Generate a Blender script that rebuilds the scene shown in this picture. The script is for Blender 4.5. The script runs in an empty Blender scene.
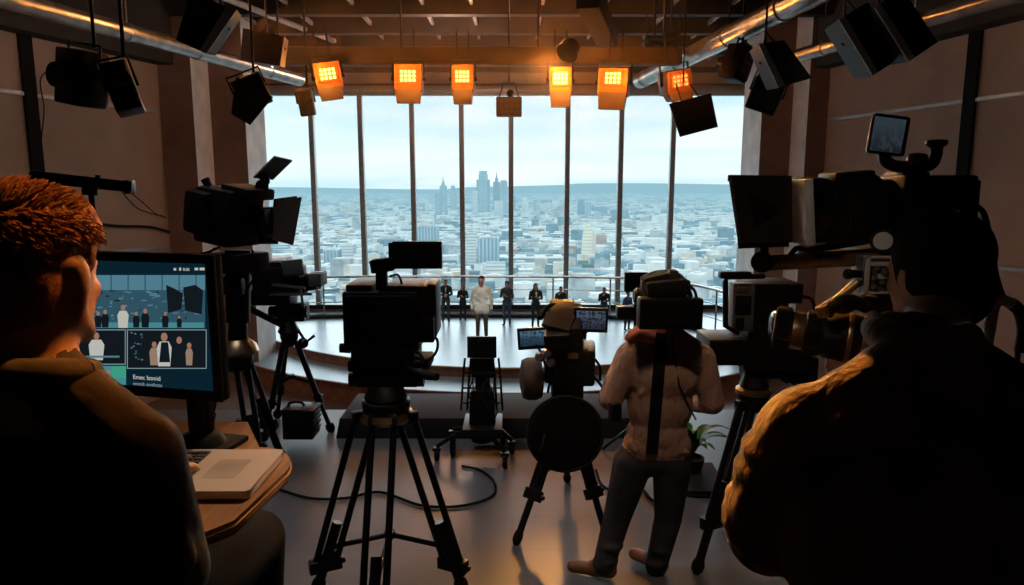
import bpy, bmesh, math, random
import numpy as np
from mathutils import Vector, Matrix, Euler, Quaternion
R = math.radians
random.seed(11)
SC = bpy.context.scene
COL = SC.collection
V = Vector

# ------------------------------------------------------------------ camera
FPX, CX, CY, PITCH = 700.0, 512.0, 292.5, R(8.73)
EYE = V((0, 0, 2.24))
cp, sp = math.cos(PITCH), math.sin(PITCH)
cam_d = bpy.data.cameras.new('camera')
cam_d.sensor_width = 36.0
cam_d.lens = 36.0 * FPX / 1024.0
cam_d.clip_end = 60000
cam_d.clip_start = 0.05
cam = bpy.data.objects.new('camera', cam_d)
COL.objects.link(cam)
cam.location = EYE
cam.rotation_euler = (math.pi / 2 - PITCH, 0, 0)
SC.camera = cam

def ray(px, py):
    a, k = (px - CX) / FPX, (CY - py) / FPX
    return V((a, cp + k * sp, -sp + k * cp))
def at(px, py, Y):
    """world point at depth Y that the photo shows at (px, py)"""
    d = ray(px, py)
    return EYE + d * (Y / d.y)
def atz(px, py, z):
    d = ray(px, py)
    return EYE + d * ((z - EYE.z) / d.z)

# ------------------------------------------------------------------ materials
def _nodes(name):
    m = bpy.data.materials.new(name)
    m.use_nodes = True
    nt = m.node_tree
    nt.nodes.clear()
    out = nt.nodes.new('ShaderNodeOutputMaterial')
    return m, nt, out
def N(nt, t, **kw):
    n = nt.nodes.new(t)
    for k, v in kw.items():
        if k.startswith('i_'):
            n.inputs[k[2:].replace('_', ' ')].default_value = v
        else:
            setattr(n, k, v)
    return n
def pm(name, col, rough=0.5, metal=0.0, var=0.25, scale=8.0, bump=0.0, bscale=60.0, spec=0.5, stretch=None, sheen=0.0, coat=0.0):
    """principled material whose colour drifts over a noise field"""
    m, nt, out = _nodes(name)
    b = N(nt, 'ShaderNodeBsdfPrincipled')
    b.inputs['Roughness'].default_value = rough
    b.inputs['Metallic'].default_value = metal
    b.inputs['Specular IOR Level'].default_value = spec
    if sheen: b.inputs['Sheen Weight'].default_value = sheen
    if coat: b.inputs['Coat Weight'].default_value = coat
    tc = N(nt, 'ShaderNodeTexCoord')
    src = tc.outputs['Object']
    if stretch:
        mp = N(nt, 'ShaderNodeMapping')
        mp.inputs['Scale'].default_value = stretch
        nt.links.new(src, mp.inputs['Vector'])
        src = mp.outputs['Vector']
    nz = N(nt, 'ShaderNodeTexNoise')
    nz.inputs['Scale'].default_value = scale
    nz.inputs['Detail'].default_value = 4
    nt.links.new(src, nz.inputs['Vector'])
    cr = N(nt, 'ShaderNodeValToRGB')
    cr.color_ramp.elements[0].position = 0.3
    cr.color_ramp.elements[1].position = 0.7
    cr.color_ramp.elements[0].color = tuple(c * (1 - var) for c in col) + (1,)
    cr.color_ramp.elements[1].color = tuple(min(1, c * (1 + var)) for c in col) + (1,)
    nt.links.new(nz.outputs['Fac'], cr.inputs['Fac'])
    nt.links.new(cr.outputs['Color'], b.inputs['Base Color'])
    if bump:
        n2 = N(nt, 'ShaderNodeTexNoise')
        n2.inputs['Scale'].default_value = bscale
        n2.inputs['Detail'].default_value = 3
        nt.links.new(src, n2.inputs['Vector'])
        bp = N(nt, 'ShaderNodeBump')
        bp.inputs['Strength'].default_value = bump
        bp.inputs['Distance'].default_value = 0.02
        nt.links.new(n2.outputs['Fac'], bp.inputs['Height'])
        nt.links.new(bp.outputs['Normal'], b.inputs['Normal'])
    nt.links.new(b.outputs['BSDF'], out.inputs['Surface'])
    return m
def em(name, col, s):
    m, nt, out = _nodes(name)
    nz = N(nt, 'ShaderNodeTexNoise')
    nz.inputs['Scale'].default_value = 40
    cr = N(nt, 'ShaderNodeValToRGB')
    cr.color_ramp.elements[0].color = tuple(c * .85 for c in col) + (1,)
    cr.color_ramp.elements[1].color = tuple(col) + (1,)
    e = N(nt, 'ShaderNodeEmission')
    e.inputs['Strength'].default_value = s
    nt.links.new(nz.outputs['Fac'], cr.inputs['Fac'])
    nt.links.new(cr.outputs['Color'], e.inputs['Color'])
    nt.links.new(e.outputs['Emission'], out.inputs['Surface'])
    return m

M = {}
M['black'] = pm('black_plastic', (.0075, .0068, .0065), .45, spec=.35, var=.3, scale=20)
M['blackm'] = pm('black_matte', (.005, .0046, .0045), .85, spec=.2, var=.3, scale=15)
M['blackg'] = pm('black_gloss', (.012, .012, .014), .18, var=.2)
M['dmetal'] = pm('dark_metal', (.018, .017, .0165), .4, .6, var=.3, scale=25)
M['grey'] = pm('grey_plastic', (.10, .10, .105), .5, var=.2)
M['lgrey'] = pm('light_grey_enamel', (.74, .73, .71), .45, var=.12)
M['steel'] = pm('brushed_steel', (.42, .40, .38), .3, 1.0, var=.2, scale=12)
M['gold'] = pm('warm_alloy', (.42, .30, .17), .35, .9, var=.3, scale=14)
M['duct'] = pm('duct_metal', (.55, .50, .45), .28, .95, var=.3, scale=5, bump=.15, bscale=9)
M['rubber'] = pm('rubber', (.010, .009, .0085), .85, spec=.3, var=.3)
M['white'] = pm('white_enamel', (.86, .85, .82), .5, var=.08)
M['red'] = pm('red_plastic', (.45, .03, .02), .4, var=.2)
M['ceil'] = pm('ceiling_dark', (.035, .026, .021), .85, var=.35, scale=2)
M['beam'] = pm('beam_brown', (.024, .015, .011), .7, var=.3, scale=3)
M['tbar'] = pm('ceiling_bar', (.48, .42, .38), .5, .2, var=.2)
M['tile'] = pm('ceiling_tile', (.22, .18, .155), .8, var=.3, scale=3)
M['header'] = pm('header_panel', (.30, .20, .16), .7, var=.15, scale=2)
M['wallm'] = pm('wall_panel', (.33, .235, .185), .75, var=.12, scale=1.2, bump=.05, bscale=12)
M['coldark'] = pm('column_brown', (.20, .115, .085), .7, var=.2, scale=1.5)
M['collit'] = pm('column_window_lit', (.68, .67, .66), .7, var=.15, scale=2)  # pale tone with the window light painted in
M['trimm'] = pm('wall_trim_metal', (.30, .31, .32), .4, .5, var=.15)
M['mull'] = pm('mullion_alloy', (.34, .32, .29), .45, .3, var=.15)
M['rim'] = pm('stage_rim_wood', (.34, .15, .08), .45, var=.3, scale=6)
M['woodt'] = pm('table_wood', (.34, .17, .075), .35, var=.35, scale=5, stretch=(12, 1, 1))
M['alu'] = pm('laptop_alloy', (.62, .53, .46), .4, .25, var=.06)
M['key'] = pm('key_black', (.02, .02, .022), .5, var=.2)
M['skin'] = pm('skin', (.52, .27, .17), .55, var=.12, scale=14, spec=.3)
M['hair_red'] = pm('hair_ginger', (.25, .09, .026), .75, spec=.12, var=.45, scale=60, bump=.3, bscale=140)
M['hair_dark'] = pm('hair_dark', (.012, .008, .006), .75, spec=.12, var=.4, scale=60, bump=.4, bscale=120)
M['hair_brown'] = pm('hair_brown', (.10, .05, .028), .5, var=.4, scale=60, bump=.4, bscale=120)
M['lip'] = pm('lips', (.36, .12, .09), .5)
M['eyem'] = pm('eye_dark', (.03, .02, .018), .2)
M['shirt_dark'] = pm('dark_shirt', (.024, .021, .021), .9, var=.3, scale=9, bump=.5, bscale=16, sheen=.12)
M['jacket'] = pm('ochre_dark_jacket', (.22, .105, .04), .85, var=.3, scale=9, bump=.9, bscale=13, stretch=(1.6, 1.6, .6), sheen=.1)
M['sweater'] = pm('beige_pink_sweater', (.43, .265, .19), .95, var=.14, scale=16, bump=.9, bscale=34, spec=.1, stretch=(1, 1, .45), sheen=.15)
M['trousers'] = pm('charcoal_trousers', (.030, .030, .030), .9, var=.25, scale=14, bump=.5, bscale=10)
M['tan'] = pm('tan_leather', (.22, .085, .03), .55, var=.25)
M['whiteshirt'] = pm('cream_shirt', (.82, .77, .66), .8, var=.06, bump=.25, bscale=12)
M['browntr'] = pm('brown_trousers', (.13, .075, .045), .85, var=.2)
M['suit'] = pm('black_suit', (.022, .021, .022), .85, var=.3)
M['suitb'] = pm('navy_jacket', (.05, .075, .12), .85, var=.3)
M['suitg'] = pm('charcoal_jacket', (.06, .058, .058), .85, var=.3)
M['scarf'] = pm('orange_scarf', (.55, .15, .06), .85, var=.25)
M['leaf'] = pm('leaf_green', (.07, .16, .025), .5, var=.4, scale=12)
M['mat'] = pm('rubber_mat', (.014, .0135, .014), .8, var=.25, scale=4)
M['stone'] = pm('amber_lamp_body', (.20, .075, .022), .6, var=.2)

# ------------------------------------------------------------------ mesh builder
class MB:
    def __init__(s, mat4=None):
        s.v, s.f, s.mi, s.cur = [], [], [], 0
        s.M = mat4 or Matrix()
    def slot(s, i):
        s.cur = i
        return s
    def add(s, vs, fs, Mx=None):
        b = len(s.v)
        T = s.M @ Mx if Mx is not None else s.M
        s.v += [T @ V(v) for v in vs]
        s.f += [tuple(b + i for i in f) for f in fs]
        s.mi += [s.cur] * len(fs)
        return s
    def box(s, c, d, rot=None, bev=0.0, taper=None):
        """box of size d at c; rot = euler or matrix; taper = (sx, sy) scale of the top face"""
        bm = bmesh.new()
        bmesh.ops.create_cube(bm, size=1.0)
        for v in bm.verts:
            top = v.co.z > 0
            v.co = V((v.co.x * d[0], v.co.y * d[1], v.co.z * d[2]))
            if taper and top:
                v.co.x *= taper[0]; v.co.y *= taper[1]
        if bev > 0:
            bmesh.ops.bevel(bm, geom=list(bm.edges), offset=bev, segments=2, affect='EDGES', profile=.6)
        bm.verts.index_update()
        Rm = Matrix() if rot is None else (rot.to_4x4() if isinstance(rot, (Matrix, Quaternion)) and not (isinstance(rot, Matrix) and len(rot) == 4) else (rot if isinstance(rot, Matrix) else Euler(rot).to_matrix().to_4x4()))
        if isinstance(rot, Quaternion): Rm = rot.to_matrix().to_4x4()
        s.add([v.co.copy() for v in bm.verts], [[v.index for v in f.verts] for f in bm.faces], Matrix.Translation(V(c)) @ Rm)
        bm.free()
        return s
    def bar(s, p0, p1, w, h, up=(0, 0, 1), bev=0.0):
        """rectangular bar from p0 to p1: w across, h along up"""
        p0, p1 = V(p0), V(p1)
        y = (p1 - p0).normalized(); u = V(up)
        if abs(y.dot(u)) > .98: u = V((0, 1, 0)) if abs(y.y) < .9 else V((1, 0, 0))
        x = y.cross(u).normalized(); z = x.cross(y)
        m = Matrix((x, y, z)).transposed()
        return s.box((p0 + p1) / 2, (w, (p1 - p0).length, h), m.to_4x4(), bev)
    def tube(s, pts, r, seg=10, caps=True):
        pts = [V(p) for p in pts]
        n = len(pts)
        rr = r if isinstance(r, (list, tuple)) else [r] * n
        t0 = (pts[1] - pts[0]).normalized()
        u = V((0, 0, 1)) if abs(t0.z) < .9 else V((1, 0, 0))
        a = t0.cross(u).normalized()
        vs, fs = [], []
        for i in range(n):
            t = (pts[min(i + 1, n - 1)] - pts[max(i - 1, 0)])
            if t.length < 1e-9: t = t0
            t.normalize()
            a = (a - t * a.dot(t))
            if a.length < 1e-6: a = t.orthogonal()
            a.normalize()
            b = t.cross(a)
            for k in range(seg):
                q = 2 * math.pi * k / seg
                vs.append(pts[i] + (a * math.cos(q) + b * math.sin(q)) * rr[i])
        for i in range(n - 1):
            for k in range(seg):
                k2 = (k + 1) % seg
                fs.append((i * seg + k, i * seg + k2, (i + 1) * seg + k2, (i + 1) * seg + k))
        if caps:
            fs.append(tuple(reversed(range(seg))))
            fs.append(tuple(range((n - 1) * seg, n * seg)))
        return s.add(vs, fs)
    def cyl(s, p0, p1, r0, r1=None, seg=18):
        return s.tube([p0, p1], [r0, r0 if r1 is None else r1], seg)
    def lathe(s, p0, axis, prof, seg=28):
        """profile [(radius, distance along axis)]"""
        ax = V(axis).normalized()
        return s.tube2(V(p0), ax, prof, seg)
    def tube2(s, p0, ax, prof, seg):
        a = ax.orthogonal().normalized(); b = ax.cross(a)
        vs, fs = [], []
        for r, h in prof:
            for k in range(seg):
                q = 2 * math.pi * k / seg
                vs.append(p0 + ax * h + (a * math.cos(q) + b * math.sin(q)) * max(r, 1e-4))
        n = len(prof)
        for i in range(n - 1):
            for k in range(seg):
                k2 = (k + 1) % seg
                fs.append((i * seg + k, i * seg + k2, (i + 1) * seg + k2, (i + 1) * seg + k))
        fs.append(tuple(reversed(range(seg)))); fs.append(tuple(range((n - 1) * seg, n * seg)))
        return s.add(vs, fs)
    def sphere(s, c, r, seg=16, rings=10, rot=None):
        r = (r, r, r) if not isinstance(r, (tuple, list)) else r
        vs, fs = [(0, 0, -r[2])], []
        for i in range(1, rings):
            th = -math.pi / 2 + math.pi * i / rings
            for k in range(seg):
                q = 2 * math.pi * k / seg
                vs.append((r[0] * math.cos(th) * math.cos(q), r[1] * math.cos(th) * math.sin(q), r[2] * math.sin(th)))
        vs.append((0, 0, r[2]))
        for k in range(seg):
            fs.append((0, 1 + (k + 1) % seg, 1 + k))
            fs.append((len(vs) - 1, 1 + (rings - 2) * seg + k, 1 + (rings - 2) * seg + (k + 1) % seg))
        for i in range(rings - 2):
            for k in range(seg):
                k2 = (k + 1) % seg
                fs.append((1 + i * seg + k, 1 + i * seg + k2, 1 + (i + 1) * seg + k2, 1 + (i + 1) * seg + k))
        m = Matrix.Translation(V(c))
        if rot is not None: m = m @ (rot.to_4x4() if isinstance(rot, Matrix) else Euler(rot).to_matrix().to_4x4())
        return s.add(vs, fs, m)
    def prism(s, poly, h, Mx=None):
        """2-D polygon (x, y) extruded by h along local z"""
        n = len(poly)
        vs = [(x, y, 0) for x, y in poly] + [(x, y, h) for x, y in poly]
        fs = [tuple(reversed(range(n))), tuple(range(n, 2 * n))]
        fs += [(i, (i + 1) % n, n + (i + 1) % n, n + i) for i in range(n)]
        return s.add(vs, fs, Mx)
    def quad(s, a, b, c, d):
        return s.add([a, b, c, d], [(0, 1, 2, 3)])
    def build(s, name, mats, parent=None, angle=38, local=False):
        me = bpy.data.meshes.new(name)
        off = WL.get(parent.name, V((0, 0, 0))) if (parent is not None and not local) else V((0, 0, 0))
        me.from_pydata([tuple(v - off) for v in s.v], [], s.f)
        for m in (mats if isinstance(mats, (list, tuple)) else [mats]): me.materials.append(m)
        me.polygons.foreach_set('material_index', s.mi)
        me.polygons.foreach_set('use_smooth', [True] * len(s.f))
        me.set_sharp_from_angle(angle=R(angle))
        me.update()
        o = bpy.data.objects.new(name, me)
        COL.objects.link(o)
        if parent is not None:
            o.parent = parent
            WL[o.name] = off
        return o
WL = {}
def tag(o, label=None, cat=None, group=None, kind=None):
    for k, v in (('label', label), ('category', cat), ('group', group), ('kind', kind)):
        if v: o[k] = v
    return o
def thing(name, label, cat, loc=(0, 0, 0), group=None, rot=None):
    o = bpy.data.objects.new(name, None)
    o.empty_display_size = .1
    COL.objects.link(o)
    o.location = loc
    if rot is not None: o.rotation_euler = rot
    WL[o.name] = V(loc)
    return tag(o, label, cat, group)
def struct(mb, name, mats, parent=None):
    o = mb.build(name, mats, parent)
    if parent is None: o['kind'] = 'structure'
    return o
def kids(o): return [c for c in bpy.data.objects if c.parent == o]
def dup(o, label=None, group=None, parent=None, loc=None, rot=None):
    c = o.copy(); COL.objects.link(c); c.parent = parent
    if label: c['label'] = label
    if group: c['group'] = group
    if loc is not None: c.location = loc; WL[c.name] = V(loc)
    if rot is not None: c.rotation_euler = rot
    for k in kids(o): dup(k, parent=c)
    return c
def arc(p0, p1, sag, n=12, axis=(0, 0, -1)):
    p0, p1, ax = V(p0), V(p1), V(axis)
    return [p0.lerp(p1, i / n) + ax * sag * 4 * (i / n) * (1 - i / n) for i in range(n + 1)]
def spline(pts, n=8):
    """Catmull-Rom through pts"""
    pts = [V(p) for p in pts]
    P = [pts[0] * 2 - pts[1]] + pts + [pts[-1] * 2 - pts[-2]]
    out = []
    for i in range(1, len(P) - 2):
        for k in range(n):
            t = k / n
            a, b, c, d = P[i - 1], P[i], P[i + 1], P[i + 2]
            out.append(.5 * ((2 * b) + (c - a) * t + (2 * a - 5 * b + 4 * c - d) * t * t + (3 * b - a - 3 * c + d) * t ** 3))
    out.append(pts[-1])
    return out
# ------------------------------------------------------------------ setting: floors, walls, ceiling
ZS = -2.26            # stage floor (the hall drops away in front of the camera deck)
ZL = -2.51            # lower stage tier
ZF = -3.0             # hall floor around the stage
ZC = 6.64             # ceiling

def floor_mat(name, c0, c1, rough, plank=(1.0, 6.0), spec=.5, seam=.6):
    m, nt, out = _nodes(name)
    b = N(nt, 'ShaderNodeBsdfPrincipled')
    b.inputs['Specular IOR Level'].default_value = spec
    tc = N(nt, 'ShaderNodeTexCoord')
    bk = N(nt, 'ShaderNodeTexBrick')
    bk.inputs['Scale'].default_value = 1.0
    bk.inputs['Mortar Size'].default_value = .006
    bk.inputs['Brick Width'].default_value = plank[1]
    bk.inputs['Row Height'].default_value = plank[0]
    bk.inputs['Color1'].default_value = c0 + (1,)
    bk.inputs['Color2'].default_value = c1 + (1,)
    bk.inputs['Mortar'].default_value = tuple(c * seam for c in c0) + (1,)
    nt.links.new(tc.outputs['Object'], bk.inputs['Vector'])
    nz = N(nt, 'ShaderNodeTexNoise'); nz.inputs['Scale'].default_value = 1.7; nz.inputs['Detail'].default_value = 5
    nt.links.new(tc.outputs['Object'], nz.inputs['Vector'])
    mx = N(nt, 'ShaderNodeMixRGB'); mx.blend_type = 'MULTIPLY'; mx.inputs['Fac'].default_value = .5
    nt.links.new(bk.outputs['Color'], mx.inputs['Color1']); nt.links.new(nz.outputs['Fac'], mx.inputs['Color2'])
    nt.links.new(mx.outputs['Color'], b.inputs['Base Color'])
    mr = N(nt, 'ShaderNodeMapRange')
    mr.inputs['To Min'].default_value = rough * .8; mr.inputs['To Max'].default_value = rough * 1.25
    nt.links.new(nz.outputs['Fac'], mr.inputs['Value']); nt.links.new(mr.outputs['Result'], b.inputs['Roughness'])
    nt.links.new(b.outputs['BSDF'], out.inputs['Surface'])
    return m
M['floor'] = floor_mat('deck_floor', (.205, .21, .225), (.19, .195, .21), .33, (.45, 3.0), seam=.8)
M['hall'] = floor_mat('hall_floor', (.19, .12, .095), (.18, .115, .09), .4, (.5, 3.0))
M['stage'] = floor_mat('stage_floor', (.29, .385, .44), (.283, .378, .433), .30, (2.4, 6.0), seam=1.0)

struct(MB().box((-.5, 1.4, -.15), (30, 10.8, .3)), 'floor', M['floor'])
struct(MB().box((-.5, 10, ZF - .1), (30, 32, .2)), 'hall_floor', M['hall'])
struct(MB().box((-.5, 6.7, -1.55), (30, .2, 2.5)), 'trim_1', M['blackm'])
struct(MB().box((0, -.95, .3), (8, 5.7, .6), bev=.01), 'riser_platform', M['mat'])

def slab(p, q, z0, z1, th, name, mat, side):
    """vertical slab between plan points p and q; side = +1 thickens to the left of p->q"""
    p, q = V((p[0], p[1], 0)), V((q[0], q[1], 0))
    n = V((-(q - p).y, (q - p).x, 0)).normalized() * th * side
    b = MB()
    poly = [p, q, q + n, p + n]
    b.prism([(v.x, v.y) for v in poly], z1 - z0, Matrix.Translation((0, 0, z0)))
    return struct(b, name, mat)
LW0, LW1 = V((-14.2, -4.0)), V((-8.55, 17.5))
RW0, RW1 = V((12.5, -4.0)), V((7.9, 18.0))
slab(LW0, LW1, ZF, ZC, .3, 'wall_left', M['wallm'], 1)
slab(RW0, RW1, ZF, ZC, .3, 'wall_right', M['wallm'], -1)
slab((-14.5, -4), (12.8, -4), ZF, ZC, .3, 'wall_back', M['ceil'], -1)
def lw(t, off=0.0):      # plan point on the left wall, off metres into the room
    p = LW0.lerp(LW1, t); d = (LW1 - LW0).normalized(); return V((p.x + d.y * off, p.y - d.x * off))
def rw(t, off=0.0):
    p = RW0.lerp(RW1, t); d = (RW1 - RW0).normalized(); return V((p.x - d.y * off, p.y + d.x * off))
def wall_strip(f, t0, t1, z0, z1, off, name, mat):
    a, b_, c, d = f(t0, -.02), f(t1, -.02), f(t1, off), f(t0, off)
    b = MB(); b.prism([(v.x, v.y) for v in (a, b_, c, d)], z1 - z0, Matrix.Translation((0, 0, z0)))
    return struct(b, name, mat)
# dark bulkheads above the wall panels, horizontal trims, dark vertical posts
wall_strip(lw, 0, 1, 5.10, ZC, .45, 'trim_2', M['ceil'])
wall_strip(rw, 0, 1, 5.10, ZC, .45, 'trim_3', M['ceil'])
wall_strip(lw, 0, .995, 3.95, 4.02, .05, 'trim_4', M['trimm'])
wall_strip(rw, 0, .995, 3.80, 3.87, .05, 'trim_5', M['trimm'])
wall_strip(lw, 0, .995, .70, .77, .05, 'trim_6', M['trimm'])
wall_strip(rw, 0, .995, .70, .77, .05, 'trim_7', M['trimm'])
def t_at(f, px):        # parameter along a wall that the photo shows at px
    best = min((abs((lambda q: 512 + 700 * q.x / (q.y * cp if q.y > .5 else 1e-3))(f(i / 2000)) - px), i / 2000) for i in range(400, 2001))
    return best[1]
tl = t_at(lw, 38); tr = t_at(rw, 963)
wall_strip(lw, tl - .006, tl + .006, ZF, 5.1, .07, 'trim_8', M['blackm'])
wall_strip(rw, tr - .006, tr + .006, ZF, 5.1, .07, 'trim_9', M['blackm'])

# stepped columns between the walls and the window
def block(x0, x1, y0, y1, z0, z1, name, mats, split=None):
    b = MB()
    c = ((x0 + x1) / 2, (y0 + y1) / 2, (z0 + z1) / 2)
    b.box(c, (abs(x1 - x0), y1 - y0, z1 - z0))
    o = struct(b, name, mats)
    if split:
        for p in o.data.polygons:
            if p.normal.x * split > .9: p.material_index = 1  # inward side faces painted pale, as if lit by the window
    return o
block(-10.0, -7.75, 17.5, 18.5, ZF, ZC, 'column', [M['coldark'], M['collit']], 1)
block(-10.0, -6.87, 18.5, 19.95, ZF, ZC, 'column', [M['coldark'], M['collit']], 1)
block(6.6, 10.0, 19.0, 20.5, ZF, ZC, 'column', [M['coldark'], M['collit']], -1)
block(7.4, 10.0, 18.0, 19.0, ZF, ZC, 'column', [M['coldark'], M['collit']], -1)
block(-12.0, -9.6, 20.3, 25.4, ZF, ZC, 'wall_left.001', M['collit'])
block(8.9, 12.0, 20.5, 25.4, ZF, ZC, 'wall_right.001', M['collit'])

# ceiling with cross beams, long bars and panels
struct(MB().box((-.5, 10.6, ZC + .15), (32, 30, .3)), 'ceiling', M['ceil'])
for y in (9.0, 12.0, 14.9, 17.3, 19.4, 21.2):
    block(-11, 11, y, y + .28, ZC - .42, ZC, 'trim_10', M['beam'])
for i, x in enumerate((-6.8, -5.3, -3.75, -2.1, -.95, .72, 2.2, 3.8, 5.2, 6.6)):
    block(x - .035, x + .035, 8, 24.6, ZC - .22, ZC - .12, 'trim_11', M['tbar'])
for (x, y, w, d) in ((-3.0, 16.2, 1.3, 1.2), (-1.5, 18.4, .9, 1.0), (0, 16.1, 1.2, .9), (1.5, 18.4, 1.2, 1.1), (2.9, 16.2, 1.1, 1.2),
                     (-4.5, 18.4, 1.3, 1.2), (4.5, 18.3, 1.2, 1.1), (-.2, 20.3, 1.3, .8), (3.0, 20.3, 1.2, .9), (-2.9, 20.3, 1.3, .8)):
    block(x - w / 2, x + w / 2, y - d / 2, y + d / 2, ZC - .10, ZC - .02, 'ceiling_tile', M['tile'])
for (x0, x1, y) in ((-5.6, -3.2, 22.4), (-2.8, -1.0, 22.4), (1.6, 4.6, 22.4)):
    t = MB().box(((x0 + x1) / 2, y, ZC - .38), (x1 - x0, .22, .10), bev=.02)
    struct(t, 'trim_12', M['tbar'])
# window header
block(-9.7, 9.0, 24.9, 25.4, 5.39, ZC, 'wall_front', M['header'])
block(-9.7, 9.0, 24.72, 24.9, 6.05, 6.22, 'trim_13', M['beam'])
block(-9.7, 9.0, 24.78, 24.9, 5.62, 5.68, 'trim_13', M['beam'])
block(-9.7, 9.0, 24.74, 24.9, 5.39, 5.50, 'trim_13', M['trimm'])
struct(MB().box((0, 25.1, -2.6), (19, .5, .9)), 'wall_front', M['coldark'])

# ------------------------------------------------------------------ window wall
def glass_mat():
    m, nt, out = _nodes('window_glass')
    tr = N(nt, 'ShaderNodeBsdfTransparent'); tr.inputs['Color'].default_value = (.96, .985, .99, 1)
    gl = N(nt, 'ShaderNodeBsdfGlossy'); gl.inputs['Roughness'].default_value = .02
    fr = N(nt, 'ShaderNodeFresnel'); fr.inputs['IOR'].default_value = 1.08
    mx = N(nt, 'ShaderNodeMixShader')
    nt.links.new(fr.outputs['Fac'], mx.inputs['Fac'])
    nt.links.new(tr.outputs['BSDF'], mx.inputs[1]); nt.links.new(gl.outputs['BSDF'], mx.inputs[2])
    nt.links.new(mx.outputs['Shader'], out.inputs['Surface'])
    return m
M['glass'] = glass_mat()
win = thing('window_1', None, None, (0, 25, 0)); win['kind'] = 'structure'
edges = [-9.5] + [(px - 512) / 700 * 25 / .985 for px in (319.5, 366.5, 416, 463.5, 511, 565.5, 617, 667)] + [8.9]
for x in edges[1:-1]:
    MB().box((x, 25.0, 1.65), (.17, .28, 7.6), bev=.02).build('window_mullion', M['mull'], win)
for x0, x1 in zip(edges, edges[1:]):
    MB().box(((x0 + x1) / 2, 25.05, 1.65), (x1 - x0 - .12, .016, 7.55)).build('window_glass', M['glass'], win)
MB().box((-.3, 25.0, -2.10), (18.6, .34, .16), bev=.02).build('window_sill', M['dmetal'], win)
MB().box((-.3, 25.0, 5.36), (18.6, .30, .12), bev=.02).build('window_head', M['mull'], win)

# ------------------------------------------------------------------ stage
def disc(R_, c, ymax, z0, z1, seg=96):
    pts = []
    a0 = math.acos(max(-1, min(1, (c - ymax) / R_)))
    for i in range(seg + 1):
        a = -a0 + 2 * a0 * i / seg
        pts.append((R_ * math.sin(a), c - R_ * math.cos(a)))
    return pts
def stage_tier(R_, z0, z1, name):
    b = MB(); pts = disc(R_, 26.1, 24.8, z0, z1)
    b.prism(pts, z1 - z0, Matrix.Translation((0, 0, z0)))
    o = struct(b, name, [M['stage'], M['rim']])
    for p in o.data.polygons:
        if abs(p.normal.z) < .5: p.material_index = 1
    r = MB()
    r.tube([(x * 1.001, 26.1 + (y - 26.1) * 1.001, z1 - .01) for x, y in pts], .035, 8)
    o2 = r.build('stage_rim', M['rim'], o)
    return o
stage_tier(9.2, ZL, ZS, 'stage_floor')
stage_tier(10.5, ZF, ZL, 'stage_floor')

# railing that follows the back of the stage and turns forward on the right
RL = spline([(-8.6, 21.9, 0), (-8.0, 22.9, 0), (-6.4, 23.5, 0), (-3.5, 23.65, 0), (0, 23.65, 0), (2.6, 23.5, 0), (4.5, 22.9, 0), (5.6, 21.7, 0), (6.15, 20.3, 0), (6.4, 18.8, 0)], 6)
rail = thing('railing', 'curved metal railing with thin posts along the back of the stage by the window', 'railing', (0, 23.6, ZS))
for nm, h, r in (('top_rail', 1.42, .045), ('rail', .98, .02), ('rail', .55, .02)):
    MB().tube([p + V((0, 0, ZS + h)) for p in RL], r, 8).build(nm, M['steel'], rail)
MB().tube([p + V((0, 0, ZS + .075)) for p in RL], .075, 8).build('kick_rail', M['dmetal'], rail)
for i in range(2, len(RL), 5):
    p = RL[i]
    MB().cyl(p + V((0, 0, ZS)), p + V((0, 0, ZS + 1.42)), .028, seg=8).build('post', M['steel'], rail)

# dark step between the deck and the stage
st = MB().box((-.2, 6.36, .095), (2.75, .76, .19), bev=.012, taper=(.97, 1)).build('step_block', M['mat'])
tag(st, 'long low black step block lying at the front edge of the camera floor', 'step')

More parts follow.
